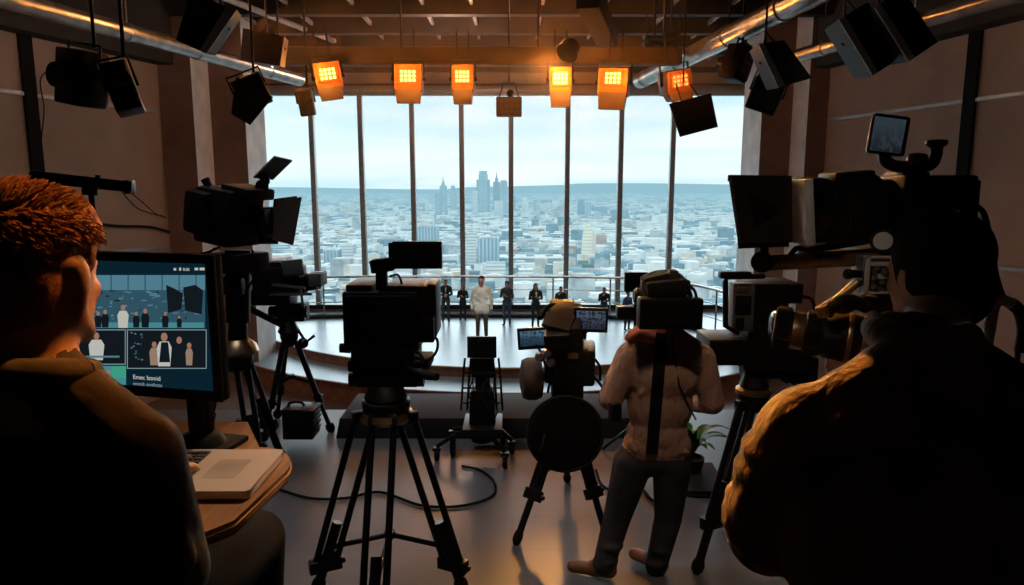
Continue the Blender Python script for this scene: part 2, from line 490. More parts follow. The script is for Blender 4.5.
# ------------------------------------------------------------------ the city outside
GZ = -200.0
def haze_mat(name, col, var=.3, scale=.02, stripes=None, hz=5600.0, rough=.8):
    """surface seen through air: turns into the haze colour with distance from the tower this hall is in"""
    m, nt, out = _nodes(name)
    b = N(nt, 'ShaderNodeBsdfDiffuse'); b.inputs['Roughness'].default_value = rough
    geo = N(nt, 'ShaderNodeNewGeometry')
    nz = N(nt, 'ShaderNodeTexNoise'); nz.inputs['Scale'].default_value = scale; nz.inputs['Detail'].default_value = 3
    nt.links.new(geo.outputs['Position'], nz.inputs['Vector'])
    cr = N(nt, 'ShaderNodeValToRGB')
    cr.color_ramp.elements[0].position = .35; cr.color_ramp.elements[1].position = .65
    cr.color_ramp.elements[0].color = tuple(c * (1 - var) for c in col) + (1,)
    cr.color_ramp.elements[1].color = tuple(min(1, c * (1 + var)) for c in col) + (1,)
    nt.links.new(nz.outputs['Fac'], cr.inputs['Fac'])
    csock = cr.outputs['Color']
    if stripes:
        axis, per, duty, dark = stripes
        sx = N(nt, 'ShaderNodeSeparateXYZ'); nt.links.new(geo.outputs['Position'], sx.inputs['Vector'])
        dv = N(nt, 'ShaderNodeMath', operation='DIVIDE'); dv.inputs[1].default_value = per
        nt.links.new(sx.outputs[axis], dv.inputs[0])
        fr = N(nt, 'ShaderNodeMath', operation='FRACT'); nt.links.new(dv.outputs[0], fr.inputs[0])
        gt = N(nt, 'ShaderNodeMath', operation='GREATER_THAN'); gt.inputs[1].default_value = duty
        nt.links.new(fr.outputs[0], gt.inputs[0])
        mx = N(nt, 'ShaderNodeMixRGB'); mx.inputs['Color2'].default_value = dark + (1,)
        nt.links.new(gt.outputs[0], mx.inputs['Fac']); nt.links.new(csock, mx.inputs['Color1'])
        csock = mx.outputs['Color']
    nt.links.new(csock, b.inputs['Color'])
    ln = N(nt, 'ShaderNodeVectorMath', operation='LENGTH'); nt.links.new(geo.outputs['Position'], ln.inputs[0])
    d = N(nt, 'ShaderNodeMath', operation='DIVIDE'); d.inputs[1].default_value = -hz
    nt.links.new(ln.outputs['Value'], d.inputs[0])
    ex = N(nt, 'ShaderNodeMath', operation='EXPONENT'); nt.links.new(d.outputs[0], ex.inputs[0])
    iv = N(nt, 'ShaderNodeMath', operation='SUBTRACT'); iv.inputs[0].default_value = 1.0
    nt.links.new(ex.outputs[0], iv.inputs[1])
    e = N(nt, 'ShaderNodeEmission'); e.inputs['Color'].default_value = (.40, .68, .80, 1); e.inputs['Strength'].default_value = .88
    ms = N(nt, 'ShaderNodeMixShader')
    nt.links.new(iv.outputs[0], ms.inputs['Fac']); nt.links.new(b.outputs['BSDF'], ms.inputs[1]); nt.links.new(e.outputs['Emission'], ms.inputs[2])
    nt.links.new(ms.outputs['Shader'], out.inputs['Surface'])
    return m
H = {}
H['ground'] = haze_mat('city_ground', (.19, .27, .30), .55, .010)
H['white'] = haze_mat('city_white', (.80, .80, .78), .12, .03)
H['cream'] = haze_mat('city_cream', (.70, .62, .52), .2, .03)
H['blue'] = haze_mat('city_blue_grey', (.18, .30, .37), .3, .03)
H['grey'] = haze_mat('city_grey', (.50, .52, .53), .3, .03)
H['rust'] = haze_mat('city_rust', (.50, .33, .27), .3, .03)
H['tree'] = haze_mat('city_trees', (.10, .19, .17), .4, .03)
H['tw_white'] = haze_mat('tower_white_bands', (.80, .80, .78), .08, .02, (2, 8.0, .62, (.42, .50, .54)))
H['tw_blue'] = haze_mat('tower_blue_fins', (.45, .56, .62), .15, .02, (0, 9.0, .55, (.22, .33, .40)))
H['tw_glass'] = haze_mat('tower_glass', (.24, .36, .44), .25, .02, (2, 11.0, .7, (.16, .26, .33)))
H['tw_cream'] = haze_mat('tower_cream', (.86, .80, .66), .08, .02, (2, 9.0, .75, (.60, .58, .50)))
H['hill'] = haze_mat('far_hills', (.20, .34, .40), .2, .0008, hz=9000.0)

g = MB().box((0, 14000, GZ - 5), (60000, 30000, 10))
struct(g, 'ground', H['ground'])
b = MB()
prof = []
for i in range(81):
    x = -16000 + 400 * i
    prof.append((x, 26 * math.sin(i * .31) + 20 * math.sin(i * .12 + 1) + 185 + (30 if x > 1500 else -45 if x < -1500 else 0)))
b.prism([(-16000, -300)] + [(x, h + GZ) for x, h in prof] + [(16000, -300)], 600, Matrix.Translation((0, 17500, 0)) @ Matrix.Rotation(R(90), 4, 'X'))
struct(b, 'hills', H['hill'])

# named towers: (px centre, px width, py top, distance, kind, material, label)
FOOT = []
def free(X, Y, r):
    for (x, y, q) in FOOT:
        if (x - X) ** 2 + (y - Y) ** 2 < (r + q) ** 2: return False
    return True
def tower(px, wpx, ytop, d, shape, mat, label, cat='building', name='tower_building', group=None, depth=None):
    t = d / .985
    X, W = (px - 512) / 700 * t, wpx / 700 * t
    zt = at(px, ytop, d).z
    dp = depth or W
    h = zt - GZ
    FOOT.append((X, d, math.hypot(W * 1.5, dp) * .55))
    th = thing(name, label, cat, (X, d, GZ), group)
    b = MB()
    if shape == 'slab':
        b.box((X, d, GZ + h / 2), (W, dp, h)); b.build('tower_block', mat, th)
        MB().box((X, d, zt + h * .012), (W * .6, dp * .6, h * .03)).build('roof_plant', H['grey'], th)
    elif shape == 'cap':
        b.box((X, d, GZ + h * .46), (W, dp, h * .92)); b.build('tower_block', mat, th)
        MB().box((X, d, GZ + h * .96), (W * .86, dp * .86, h * .08)).build('crown', H['tw_blue'], th)
        for s in (-1, 1): MB().box((X + s * W * .62, d, GZ + h * .40), (W * .26, dp * .9, h * .80)).build('wing', H['tw_glass'], th)
    elif shape == 'spire':
        b.box((X, d, GZ + h * .38), (W, dp, h * .76)); b.build('tower_block', mat, th)
        MB().box((X, d, GZ + h * .80), (W * .62, dp * .62, h * .10), taper=(.6, .6)).build('setback', mat, th)
        MB().lathe((X, d, GZ + h * .84), (0, 0, 1), [(W * .2, 0), (W * .08, h * .07), (W * .03, h * .16)], 8).build('spire', mat, th)
    elif shape == 'step':
        b.box((X, d, GZ + h * .36), (W, dp, h * .72)); b.build('tower_block', mat, th)
        MB().box((X - W * .1, d, GZ + h * .84), (W * .6, dp * .6, h * .26)).build('setback', mat, th)
        MB().cyl((X - W * .1, d, GZ + h * .97), (X - W * .1, d, GZ + h * 1.06), W * .05, W * .02, 6).build('mast', H['grey'], th)
    elif shape == 'obelisk':
        prof = [(W * .56, 0), (W * .55, h * .30), (W * .50, h * .58), (W * .38, h * .80), (W * .18, h * .95), (W * .02, h)]
        b.lathe((X, d, GZ), (0, 0, 1), prof, 8); b.build('tower_shaft', mat, th)
        MB().box((X + W * .62, d + W * .2, GZ + h * .36), (W * .34, dp * .5, h * .72), taper=(.7, .7)).build('fin', H['cream'], th)
    elif shape == 'low':
        b.box((X, d, GZ + h / 2), (W, dp, h)); b.build('hall_block', mat, th)
        MB().box((X, d, zt + 1.5), (W * 1.03, dp * 1.03, 3.0)).build('roof', H['white'], th)
        for k in range(3): MB().box((X + W * (-.3 + .3 * k), d, zt + 5), (W * .12, dp * .3, 5)).build('skylight', H['grey'], th)
    return th
T = H
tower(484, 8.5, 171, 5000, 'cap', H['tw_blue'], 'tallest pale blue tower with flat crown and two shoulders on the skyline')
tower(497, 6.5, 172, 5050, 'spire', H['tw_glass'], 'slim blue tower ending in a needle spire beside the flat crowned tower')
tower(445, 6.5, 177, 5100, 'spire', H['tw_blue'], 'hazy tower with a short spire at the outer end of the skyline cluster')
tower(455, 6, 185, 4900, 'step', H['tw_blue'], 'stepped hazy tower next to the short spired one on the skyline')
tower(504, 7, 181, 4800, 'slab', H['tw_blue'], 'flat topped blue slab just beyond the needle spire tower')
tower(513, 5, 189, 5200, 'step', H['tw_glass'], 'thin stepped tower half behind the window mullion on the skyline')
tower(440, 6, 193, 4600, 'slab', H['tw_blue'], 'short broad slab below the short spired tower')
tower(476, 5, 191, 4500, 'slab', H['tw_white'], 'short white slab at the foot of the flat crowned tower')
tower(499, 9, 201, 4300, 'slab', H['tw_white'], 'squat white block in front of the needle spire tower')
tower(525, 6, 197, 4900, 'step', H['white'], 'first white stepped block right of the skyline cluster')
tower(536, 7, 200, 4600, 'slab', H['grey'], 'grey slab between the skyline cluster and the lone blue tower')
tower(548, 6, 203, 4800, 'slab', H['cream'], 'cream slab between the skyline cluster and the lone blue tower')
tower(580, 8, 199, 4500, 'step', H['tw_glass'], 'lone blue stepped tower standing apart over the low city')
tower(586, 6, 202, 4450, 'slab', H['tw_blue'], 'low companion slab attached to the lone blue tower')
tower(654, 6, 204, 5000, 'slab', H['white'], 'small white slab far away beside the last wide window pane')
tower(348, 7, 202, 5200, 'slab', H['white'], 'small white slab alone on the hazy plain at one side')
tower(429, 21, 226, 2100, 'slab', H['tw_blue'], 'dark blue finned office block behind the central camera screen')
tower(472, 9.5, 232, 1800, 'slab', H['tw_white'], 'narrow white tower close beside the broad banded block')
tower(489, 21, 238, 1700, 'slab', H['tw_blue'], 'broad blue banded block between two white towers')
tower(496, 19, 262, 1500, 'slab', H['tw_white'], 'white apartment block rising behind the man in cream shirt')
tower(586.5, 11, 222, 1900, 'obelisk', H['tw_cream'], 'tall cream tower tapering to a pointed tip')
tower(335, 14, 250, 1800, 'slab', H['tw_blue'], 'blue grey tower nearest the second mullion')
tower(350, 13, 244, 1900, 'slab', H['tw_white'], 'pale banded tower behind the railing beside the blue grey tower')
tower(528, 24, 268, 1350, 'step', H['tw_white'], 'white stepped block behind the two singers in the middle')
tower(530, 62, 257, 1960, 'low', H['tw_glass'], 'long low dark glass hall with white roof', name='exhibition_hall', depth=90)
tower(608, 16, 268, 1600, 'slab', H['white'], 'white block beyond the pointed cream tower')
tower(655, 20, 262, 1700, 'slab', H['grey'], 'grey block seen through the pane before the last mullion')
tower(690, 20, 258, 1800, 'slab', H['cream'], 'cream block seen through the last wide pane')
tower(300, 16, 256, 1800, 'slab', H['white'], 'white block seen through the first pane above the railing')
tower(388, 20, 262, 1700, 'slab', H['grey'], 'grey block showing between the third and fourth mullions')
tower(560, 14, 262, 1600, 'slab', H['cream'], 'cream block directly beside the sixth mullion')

# low-rise fabric: the nearest houses one by one, the rest as one mass
rng = random.Random(5)
def lowrise(yscreen, rng):
    d = 202.0 / ((yscreen - 185) / 690.0)
    d *= rng.uniform(.97, 1.03)
    px = rng.uniform(215, 790)
    X = (px - 512) / 700 * d / .985
    return X, d
mesh_cache = []
for k in range(6):
    w, dd, h = rng.uniform(22, 40), rng.uniform(18, 36), rng.uniform(9, 26)
    b = MB(); b.box((0, 0, h / 2), (w, dd, h)); b.box((w * .12, 0, h + 1.5), (w * .35, dd * .4, 3.0))
    b.slot(1); b.box((0, 0, h + .4), (w * .94, dd * .94, .8))
    mesh_cache.append((b, [H[('white', 'white', 'grey', 'white', 'cream', 'blue')[k]], H[('grey', 'white', 'blue', 'cream', 'grey', 'white')[k]]]))
protos = []
for i in range(120):
    k = i % 6
    for _ in range(400):
        X, d = lowrise(rng.uniform(248, 312), rng)
        if free(X, d, 31): break
    else: continue
    FOOT.append((X, d, 31))
    if len(protos) < 6:
        k = len(protos)
        o = mesh_cache[k][0].build('low_building', mesh_cache[k][1])
        protos.append(o)
    else:
        o = protos[k].copy(); COL.objects.link(o)
    o.location = (X, d, GZ); o.rotation_euler = (0, 0, rng.uniform(-.3, .3) + rng.choice((0, .8)))
    tag(o, 'flat roofed low building in the near part of the city below the window', 'building', 'nearest low buildings of the city')
mats = [H[k] for k in ('white', 'cream', 'grey', 'blue', 'rust', 'tree')]
cb = MB()
for i in range(9500):
    ys = 190 + 122 * rng.random() ** 1.25
    X, d = lowrise(ys, rng)
    if d > 16000: continue
    k = rng.choices(range(6), (46, 5, 17, 17, 3, 15))[0]
    f = 1 + d / 4000
    w, dd = rng.uniform(14, 46) * f, rng.uniform(12, 34) * f
    h = rng.uniform(6, 24) if k != 5 else rng.uniform(5, 11)
    if rng.random() < .04: h *= 2.6
    if not free(X, d, math.hypot(w, dd) / 2): continue
    a = rng.uniform(-.35, .35); ca, sa = math.cos(a), math.sin(a)
    b0 = len(cb.v)
    for (sx, sy) in ((-1, -1), (1, -1), (1, 1), (-1, 1)):
        x, y = sx * w / 2, sy * dd / 2
        for z in (GZ, GZ + h): cb.v.append(V((X + x * ca - y * sa, d + x * sa + y * ca, z)))
    F_ = [(0, 2, 3, 1), (2, 4, 5, 3), (4, 6, 7, 5), (6, 0, 1, 7), (1, 3, 5, 7)]
    cb.f += [tuple(b0 + j for j in f_) for f_ in F_]; cb.mi += [k] * 5
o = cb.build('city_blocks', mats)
tag(o, 'hazy mass of low pale roofs and trees spreading to the horizon', 'city', kind='stuff')

# ------------------------------------------------------------------ sky and lamps
w = bpy.data.worlds.new('sky'); SC.world = w; w.use_nodes = True
nt = w.node_tree; nt.nodes.clear()
out = nt.nodes.new('ShaderNodeOutputWorld'); bg = nt.nodes.new('ShaderNodeBackground')
tc = nt.nodes.new('ShaderNodeTexCoord'); sx = nt.nodes.new('ShaderNodeSeparateXYZ')
nt.links.new(tc.outputs['Generated'], sx.inputs['Vector'])
cr = nt.nodes.new('ShaderNodeValToRGB')
els = cr.color_ramp.elements
els[0].position = 0.0; els[0].color = (.62, .83, .88, 1)
els[1].position = 1.0; els[1].color = (.30, .55, .72, 1)
for p, c in ((.015, (.80, .92, .92)), (.06, (.76, .92, .95)), (.12, (.66, .88, .95)), (.22, (.60, .84, .93)), (.5, (.40, .66, .82))):
    e = els.new(p); e.color = c + (1,)
nt.links.new(sx.outputs['Z'], cr.inputs['Fac'])
mp = nt.nodes.new('ShaderNodeMapping'); mp.inputs['Scale'].default_value = (2.2, 2.2, 16)
nt.links.new(tc.outputs['Generated'], mp.inputs['Vector'])
nz = nt.nodes.new('ShaderNodeTexNoise'); nz.inputs['Scale'].default_value = 2.2; nz.inputs['Detail'].default_value = 5
nt.links.new(mp.outputs['Vector'], nz.inputs['Vector'])
cc = nt.nodes.new('ShaderNodeValToRGB'); cc.color_ramp.elements[0].position = .42; cc.color_ramp.elements[1].position = .66
nt.links.new(nz.outputs['Fac'], cc.inputs['Fac'])
mx = nt.nodes.new('ShaderNodeMixRGB'); mx.inputs['Color2'].default_value = (.90, .97, .97, 1)
nt.links.new(cc.outputs['Color'], mx.inputs['Fac']); nt.links.new(cr.outputs['Color'], mx.inputs['Color1'])
nt.links.new(mx.outputs['Color'], bg.inputs['Color']); bg.inputs['Strength'].default_value = 1.14
nt.links.new(bg.outputs['Background'], out.inputs['Surface'])

def lamp(kind, name, loc, energy, col, target=None, size=.2, spot=60, blend=.6):
    l = bpy.data.lights.new(name, kind); l.energy = energy; l.color = col
    if kind in ('POINT', 'SPOT'): l.shadow_soft_size = size
    if kind == 'SPOT': l.spot_size = R(spot); l.spot_blend = blend
    if kind == 'AREA': l.size = size
    if kind == 'SUN': l.angle = R(2)
    o = bpy.data.objects.new(name, l); COL.objects.link(o); o.location = loc
    if target is not None: o.rotation_euler = (V(target) - V(loc)).to_track_quat('-Z', 'Y').to_euler()
    return o
lamp('SUN', 'sun_lamp', (0, -50, 80), 1.6, (1, .93, .82), (12, 0, 20))
SC.view_settings.view_transform = 'Standard'
SC.cycles.max_bounces = 7
SC.cycles.diffuse_bounces = 4
SC.cycles.transparent_max_bounces = 8
SC.cycles.sample_clamp_indirect = 4.0
SC.cycles.caustics_reflective = False
SC.cycles.caustics_refractive = False
# ------------------------------------------------------------------ bodies: tapered limbs fused into one skin
class Body:
    def __init__(s, mats):
        s.mb = MB(); s.seg = []; s.mats = mats           # mats: ordered dict tag -> material
        s.tags = list(mats)
    def limb(s, p0, p1, r0, r1, tag, flat=1.0, nrm=None, seg=14):
        """tapered capsule; flat < 1 squashes it along nrm"""
        p0, p1 = V(p0), V(p1)
        ax = (p1 - p0); L = ax.length
        ax = ax / L if L > 1e-6 else V((0, 0, 1))
        if nrm is not None:
            n = V(nrm); n = n - ax * n.dot(ax)
            n = n.normalized() if n.length > 1e-4 else ax.orthogonal().normalized()
        else: n = ax.orthogonal().normalized()
        w = ax.cross(n)
        vs, fs = [], []
        rings = []
        for i in range(5):
            th = -math.pi / 2 + (i + .35) / 5 * math.pi / 2
            rings.append((p0 + ax * (r0 * math.sin(th)), r0 * math.cos(th)))
        rings.append((p0, r0)); rings.append((p1, r1))
        for i in range(5):
            th = (i + .65) / 5 * math.pi / 2
            rings.append((p1 + ax * (r1 * math.sin(th)), r1 * math.cos(th)))
        for c, r in rings:
            for k in range(seg):
                q = 2 * math.pi * k / seg
                vs.append(c + w * (r * math.cos(q)) + n * (r * flat * math.sin(q)))
        m = len(rings)
        for i in range(m - 1):
            for k in range(seg):
                k2 = (k + 1) % seg
                fs.append((i * seg + k, i * seg + k2, (i + 1) * seg + k2, (i + 1) * seg + k))
        fs.append(tuple(reversed(range(seg)))); fs.append(tuple(range((m - 1) * seg, m * seg)))
        s.mb.add(vs, fs)
        s.seg.append((p0, p1, r0, r1, s.tags.index(tag), flat, n))
        return s
    def ball(s, c, r, tag, rot=None):
        r = (r, r, r) if not isinstance(r, (tuple, list)) else r
        s.mb.sphere(c, r, 20, 14, rot)
        Rm = rot.to_3x3() if isinstance(rot, Matrix) else Matrix.Identity(3)
        s.seg.append((V(c), None, r, Rm, s.tags.index(tag), 1, None))
        return s
    def build(s, name, voxel, parent=None, smooth=4, deform=None):
        raw = s.mb.build('raw', [], None)
        md = raw.modifiers.new('r', 'REMESH'); md.mode = 'VOXEL'; md.voxel_size = voxel; md.adaptivity = 0
        m2 = raw.modifiers.new('s', 'SMOOTH'); m2.factor = .5; m2.iterations = smooth
        dg = bpy.context.evaluated_depsgraph_get()
        me = bpy.data.meshes.new_from_object(raw.evaluated_get(dg))
        bpy.data.objects.remove(raw, do_unlink=True)
        n = len(me.polygons)
        co = np.empty(n * 3, np.float64); me.polygons.foreach_get('center', co); co = co.reshape(-1, 3)
        best = np.full(n, 1e9); idx = np.zeros(n, np.int32)
        for (a, b, r0, r1, t, flat, nn) in s.seg:
            if b is None:
                q = (co - np.array(a)) @ np.array(r1)
                rr = np.array(r0)
                k = np.linalg.norm(q / rr, axis=1)
                d = (k - 1) * rr.min()
            else:
                A, B = np.array(a), np.array(b); ab = B - A; L2 = max(ab @ ab, 1e-9)
                tt = np.clip(((co - A) @ ab) / L2, 0, 1)
                q = co - (A + tt[:, None] * ab)
                if flat != 1:
                    nv = np.array(nn); c = q @ nv
                    q = q + np.outer(c / flat - c, nv)
                d = (np.linalg.norm(q, axis=1) - (r0 + (r1 - r0) * tt)) * (flat if flat < 1 else 1)
            m = d < best
            best[m] = d[m]; idx[m] = t
        me.materials.clear()
        for t in s.tags: me.materials.append(s.mats[t])
        me.polygons.foreach_set('material_index', idx)
        me.polygons.foreach_set('use_smooth', [True] * n)
        me.name = name
        if deform is not None:
            for v in me.vertices: v.co = deform(v.co)
        off = WL.get(parent.name, V((0, 0, 0))) if parent is not None else V((0, 0, 0))
        if off.length > 0: me.transform(Matrix.Translation(-off))
        me.update()
        o = bpy.data.objects.new(name, me); COL.objects.link(o)
        if parent is not None: o.parent = parent; WL[o.name] = off
        return o

def hand(B, wrist, fwd, palm_n, side, curl, tag='skin', sc=1.0, spread=.12):
    """palm, four unequal bent fingers and a thumb; fwd along the hand, palm_n out of the palm, side = +1 / -1 picks the thumb side"""
    f = V(fwd).normalized(); n = V(palm_n); n = (n - f * n.dot(f)).normalized(); l = f.cross(n).normalized() * side
    wr = V(wrist)
    offs = (.030, .010, -.010, -.029); lens = (.078, .088, .081, .062)
    for i in range(4):
        k = wr + (f * (.088 - .006 * abs(i - 1)) + l * offs[i]) * sc
        B.limb(wr + (f * .012 + l * offs[i] * .55) * sc, k, .0150 * sc, .0125 * sc, tag, .85, n)
        d = (f + l * (spread * (1.2 - i * .8))).normalized()
        c = curl * (1 + .08 * i)
        p = k
        for j, fr in enumerate((.45, .32, .23)):
            ang = c * (.55 + .45 * j)
            dd = (d * math.cos(ang) + n * math.sin(ang)).normalized()
            q = p + dd * lens[i] * fr * sc
            B.limb(p, q, (.0098 - .0010 * j) * sc, (.0090 - .0011 * j) * sc, tag)
            p = q
    b = wr + (f * .026 + l * .024 - n * -.004) * sc
    q = b + (f * .55 + l * .75 + n * .25).normalized() * .040 * sc
    B.limb(b, q, .0135 * sc, .0110 * sc, tag)
    q2 = q + (f * .85 + l * .15 + n * .45).normalized() * .030 * sc
    B.limb(q, q2, .0108 * sc, .0092 * sc, tag)
    B.limb(q2, q2 + (f * .9 - l * .05 + n * .4).normalized() * .022 * sc, .0092 * sc, .0078 * sc, tag)

def head(B, c, rot, sc=1.0, ears=True):
    """skull, jaw, brow, nose, lips, eyes and ears around c; rot turns it (face looks along local +Y)"""
    m = rot.to_3x3() if isinstance(rot, Matrix) else Euler(rot).to_matrix()
    P = lambda x, y, z: V(c) + m @ (V((x, y, z)) * sc)
    r4 = m
    B.ball(P(0, -.012, .030), (.076 * sc, .094 * sc, .090 * sc), 'skin', r4)
    B.ball(P(0, .026, -.030), (.062 * sc, .066 * sc, .078 * sc), 'skin', r4)
    B.limb(P(-.022, .058, -.088), P(.022, .058, -.088), .024 * sc, .024 * sc, 'skin')      # chin
    for s_ in (-1, 1):
        B.limb(P(s_ * .056, .0, -.055), P(s_ * .030, .055, -.086), .020 * sc, .020 * sc, 'skin')   # jaw line
        B.limb(P(s_ * .012, .083, .016), P(s_ * .044, .066, .018), .011 * sc, .010 * sc, 'skin')   # brow
        B.ball(P(s_ * .040, .060, -.022), (.020 * sc, .018 * sc, .018 * sc), 'skin', r4)             # cheek
        B.ball(P(s_ * .030, .0805, -.0005), (.0105 * sc, .0062 * sc, .0048 * sc), 'eye', r4)
        if ears:
            B.ball(P(s_ * .078, -.010, -.008), (.010 * sc, .019 * sc, .031 * sc), 'skin', r4)
            B.ball(P(s_ * .082, -.014, .004), (.008 * sc, .017 * sc, .022 * sc), 'skin', r4)
            B.ball(P(s_ * .076, -.004, -.036), (.008 * sc, .011 * sc, .012 * sc), 'skin', r4)
    B.limb(P(0, .088, .010), P(0, .108, -.030), .0090 * sc, .0125 * sc, 'skin')             # nose
    for s_ in (-1, 1): B.ball(P(s_ * .012, .096, -.034), .0085 * sc, 'skin')
    B.limb(P(-.020, .084, -.060), P(.020, .084, -.060), .0070 * sc, .0070 * sc, 'lip')

def stand_person(label, loc, face, H=1.75, mats=None, hair=None, pose='clasp', group=None, voxel=.012, long_hair=False, wide=1.0, shirt=False, held=None, cat='person'):
    """standing figure facing local +Y; the body mesh is the thing, hair its child"""
    mats = dict(mats)
    B = Body(mats)
    k = 1.0
    sway = {'clasp': 0, 'down': 0, 'hold': 0, 'raise': 0, 'cross': 0}.get(pose, 0)
    # legs and shoes
    for s_ in (-1, 1):
        hip, kn, an = V((s_ * .095, 0, .93)), V((s_ * .105, .025, .50)), V((s_ * .115, -.02, .085))
        B.limb(hip, kn, .092, .062, 'pants'); B.limb(kn, an, .062, .046, 'pants')
        B.ball(V((s_ * .11, -.022, .36)), (.056, .060, .11), 'pants')
        B.limb(an + V((0, -.025, -.045)), an + V((s_ * .02, .15, -.050)), .040, .034, 'shoe', .85, (0, 0, 1))
    B.ball((0, -.01, .96), (.165 * wide, .120, .125), 'top' if shirt else 'pants')
    B.ball((0, .0, 1.12), (.155 * wide, .112, .17), 'top')
    B.ball((0, .0, 1.29), (.178 * wide, .118, .17), 'top')
    if shirt:
        for s_ in (-1, 1): B.limb((s_ * .075, .0, .98), (s_ * .085, .01, .84), .112, .122, 'top', 1.0)
        B.limb((-.085, .005, .86), (.085, .005, .86), .118, .118, 'top')
        B.limb((-.10 * wide, 0, 1.2), (.10 * wide, 0, 1.2), .105, .105, 'top', .95, (0, 1, 0))
    B.limb((-.165 * wide, -.005, 1.405), (.165 * wide, -.005, 1.405), .066, .066, 'top')
    for s_ in (-1, 1): B.limb((s_ * .15, -.01, 1.42), (s_ * .04, -.015, 1.48), .055, .05, 'top')
    B.limb((0, -.012, 1.44), (0, .004, 1.56), .056, .052, 'skin')
    # arms
    for s_ in (-1, 1):
        sh = V((s_ * .195 * wide, -.005, 1.40))
        if pose == 'down':
            el, wr = V((s_ * .255 * wide, -.02, 1.13)), V((s_ * .255 * wide, .05, .90)); fd, pn = V((0, .12, -1)), V((-s_, 0, 0)); cu = .35
        elif pose == 'hold':
            el, wr = V((s_ * .25, .02, 1.14)), V((s_ * .10, .25, 1.20 + .03 * s_)); fd, pn = V((-s_ * .8, .5, .15)), V((0, -.5, .6)); cu = .7
        elif pose == 'raise':
            if s_ > 0: el, wr = V((.25, .06, 1.16)), V((.10, .20, 1.36)); fd, pn = V((-.35, .1, .9)), V((-.4, -.9, 0)); cu = .6
            else: el, wr = V((-.25, .0, 1.14)), V((-.05, .22, 1.13)); fd, pn = V((.9, .2, 0)), V((0, -1, .1)); cu = .5
        else:
            el, wr = V((s_ * .255, -.01, 1.14)), V((s_ * .075, .19, 1.10 + .025 * s_)); fd, pn = V((-s_ * .9, .25, .05)), V((0, -1, 0)); cu = .5
        B.limb(sh, el, .058 + (.012 if shirt else 0), .048 + (.012 if shirt else 0), 'top')
        B.limb(el, wr, .048 + (.010 if shirt else 0), .036 + (.006 if shirt else 0), 'top')
        hand(B, wr, fd, pn, s_, cu)
    hr = Matrix.Rotation(0, 3, 'Z')
    head(B, (0, .022, 1.635), hr)
    if not shirt and 'collar' in mats:
        B.limb((0, .105, 1.40), (0, .118, 1.26), .030, .018, 'collar', .5, (0, 1, 0))
    o = B.build('person', voxel, smooth=3)
    hb = Body({'hair': hair or M['hair_dark']})
    c = V((0, .022, 1.635))
    hb.ball(c + V((0, -.024, .046)), (.083, .096, .086), 'hair')
    hb.ball(c + V((0, .020, .088)), (.066, .062, .036), 'hair')
    for s_ in (-1, 1): hb.ball(c + V((s_ * .066, -.02, .02)), (.018, .045, .045), 'hair')
    if long_hair:
        for s_ in (-1, 0, 1): hb.limb(c + V((s_ * .05, -.06, .02)), c + V((s_ * .085, -.06, -.20)), .045, .03, 'hair')
    h = hb.build('hair', .011, smooth=2)
    h.parent = o
    o.location = loc; o.rotation_euler = (0, 0, face); o.scale = (H / 1.76,) * 3
    tag(o, label, cat, group)
    return o

BASE = dict(skin=M['skin'], lip=M['lip'], eye=M['eyem'])
def outfit(top, pants, shoe, **kw):
    d = dict(BASE); d.update(top=top, pants=pants, shoe=shoe); d.update(kw); return d
PI = math.pi
p = atz(482, 341, ZS)
stand_person('man in untucked cream shirt and brown trousers standing front and centre on the stage', p, PI, 1.92,
             outfit(M['whiteshirt'], M['browntr'], M['blackm']), M['hair_dark'], 'down', shirt=True, wide=1.0, voxel=.0095)
G = 'dark dressed performers at the back of the stage'
W_ = M['whiteshirt']
for (px, py, ytop, face, top, pants, hair, pose, lab, lh, col) in (
    (446, 321.5, 279, PI + .15, M['suit'], M['suitg'], M['hair_brown'], 'clasp', 'performer with pale collar and clasped hands at the end of the row', False, W_),
    (463, 320, 284.5, PI - .1, M['suit'], M['suit'], M['hair_brown'], 'hold', 'smaller performer in black standing just behind the shoulder of the cream shirted man', True, None),
    (507, 325, 281, PI - .25, M['suitg'], M['suitb'], M['hair_dark'], 'hold', 'performer in charcoal jacket and navy trousers alone beside the cream shirted man', False, None),
    (535.5, 327, 283, PI + .2, M['suit'], M['suit'], M['hair_brown'], 'hold', 'long haired performer in black with white scarf, hands at chest', True, W_),
    (560.5, 324, 286.5, PI - .1, M['suit'], M['suit'], M['hair_dark'], 'raise', 'performer in black with one hand raised to the chin behind the two screen camera', False, None),
    (603.5, 325, 287, PI + .15, M['suit'], M['suitg'], M['hair_brown'], 'raise', 'performer in black with hand to the mouth, standing above the bright screen', False, None),
    (627, 330, 291, PI + .6, M['suitb'], M['suit'], M['hair_dark'], 'clasp', 'performer in navy jacket turned sideways behind the sweater man shoulder', False, None)):
    q = atz(px, py, ZS)
    mats = outfit(top, pants, M['blackm'])
    if col: mats['collar'] = col
    Hh = (at(px, ytop, q.y).z - q.z)
    stand_person(lab, q, face, Hh, mats, hair, pose, G, long_hair=lh)
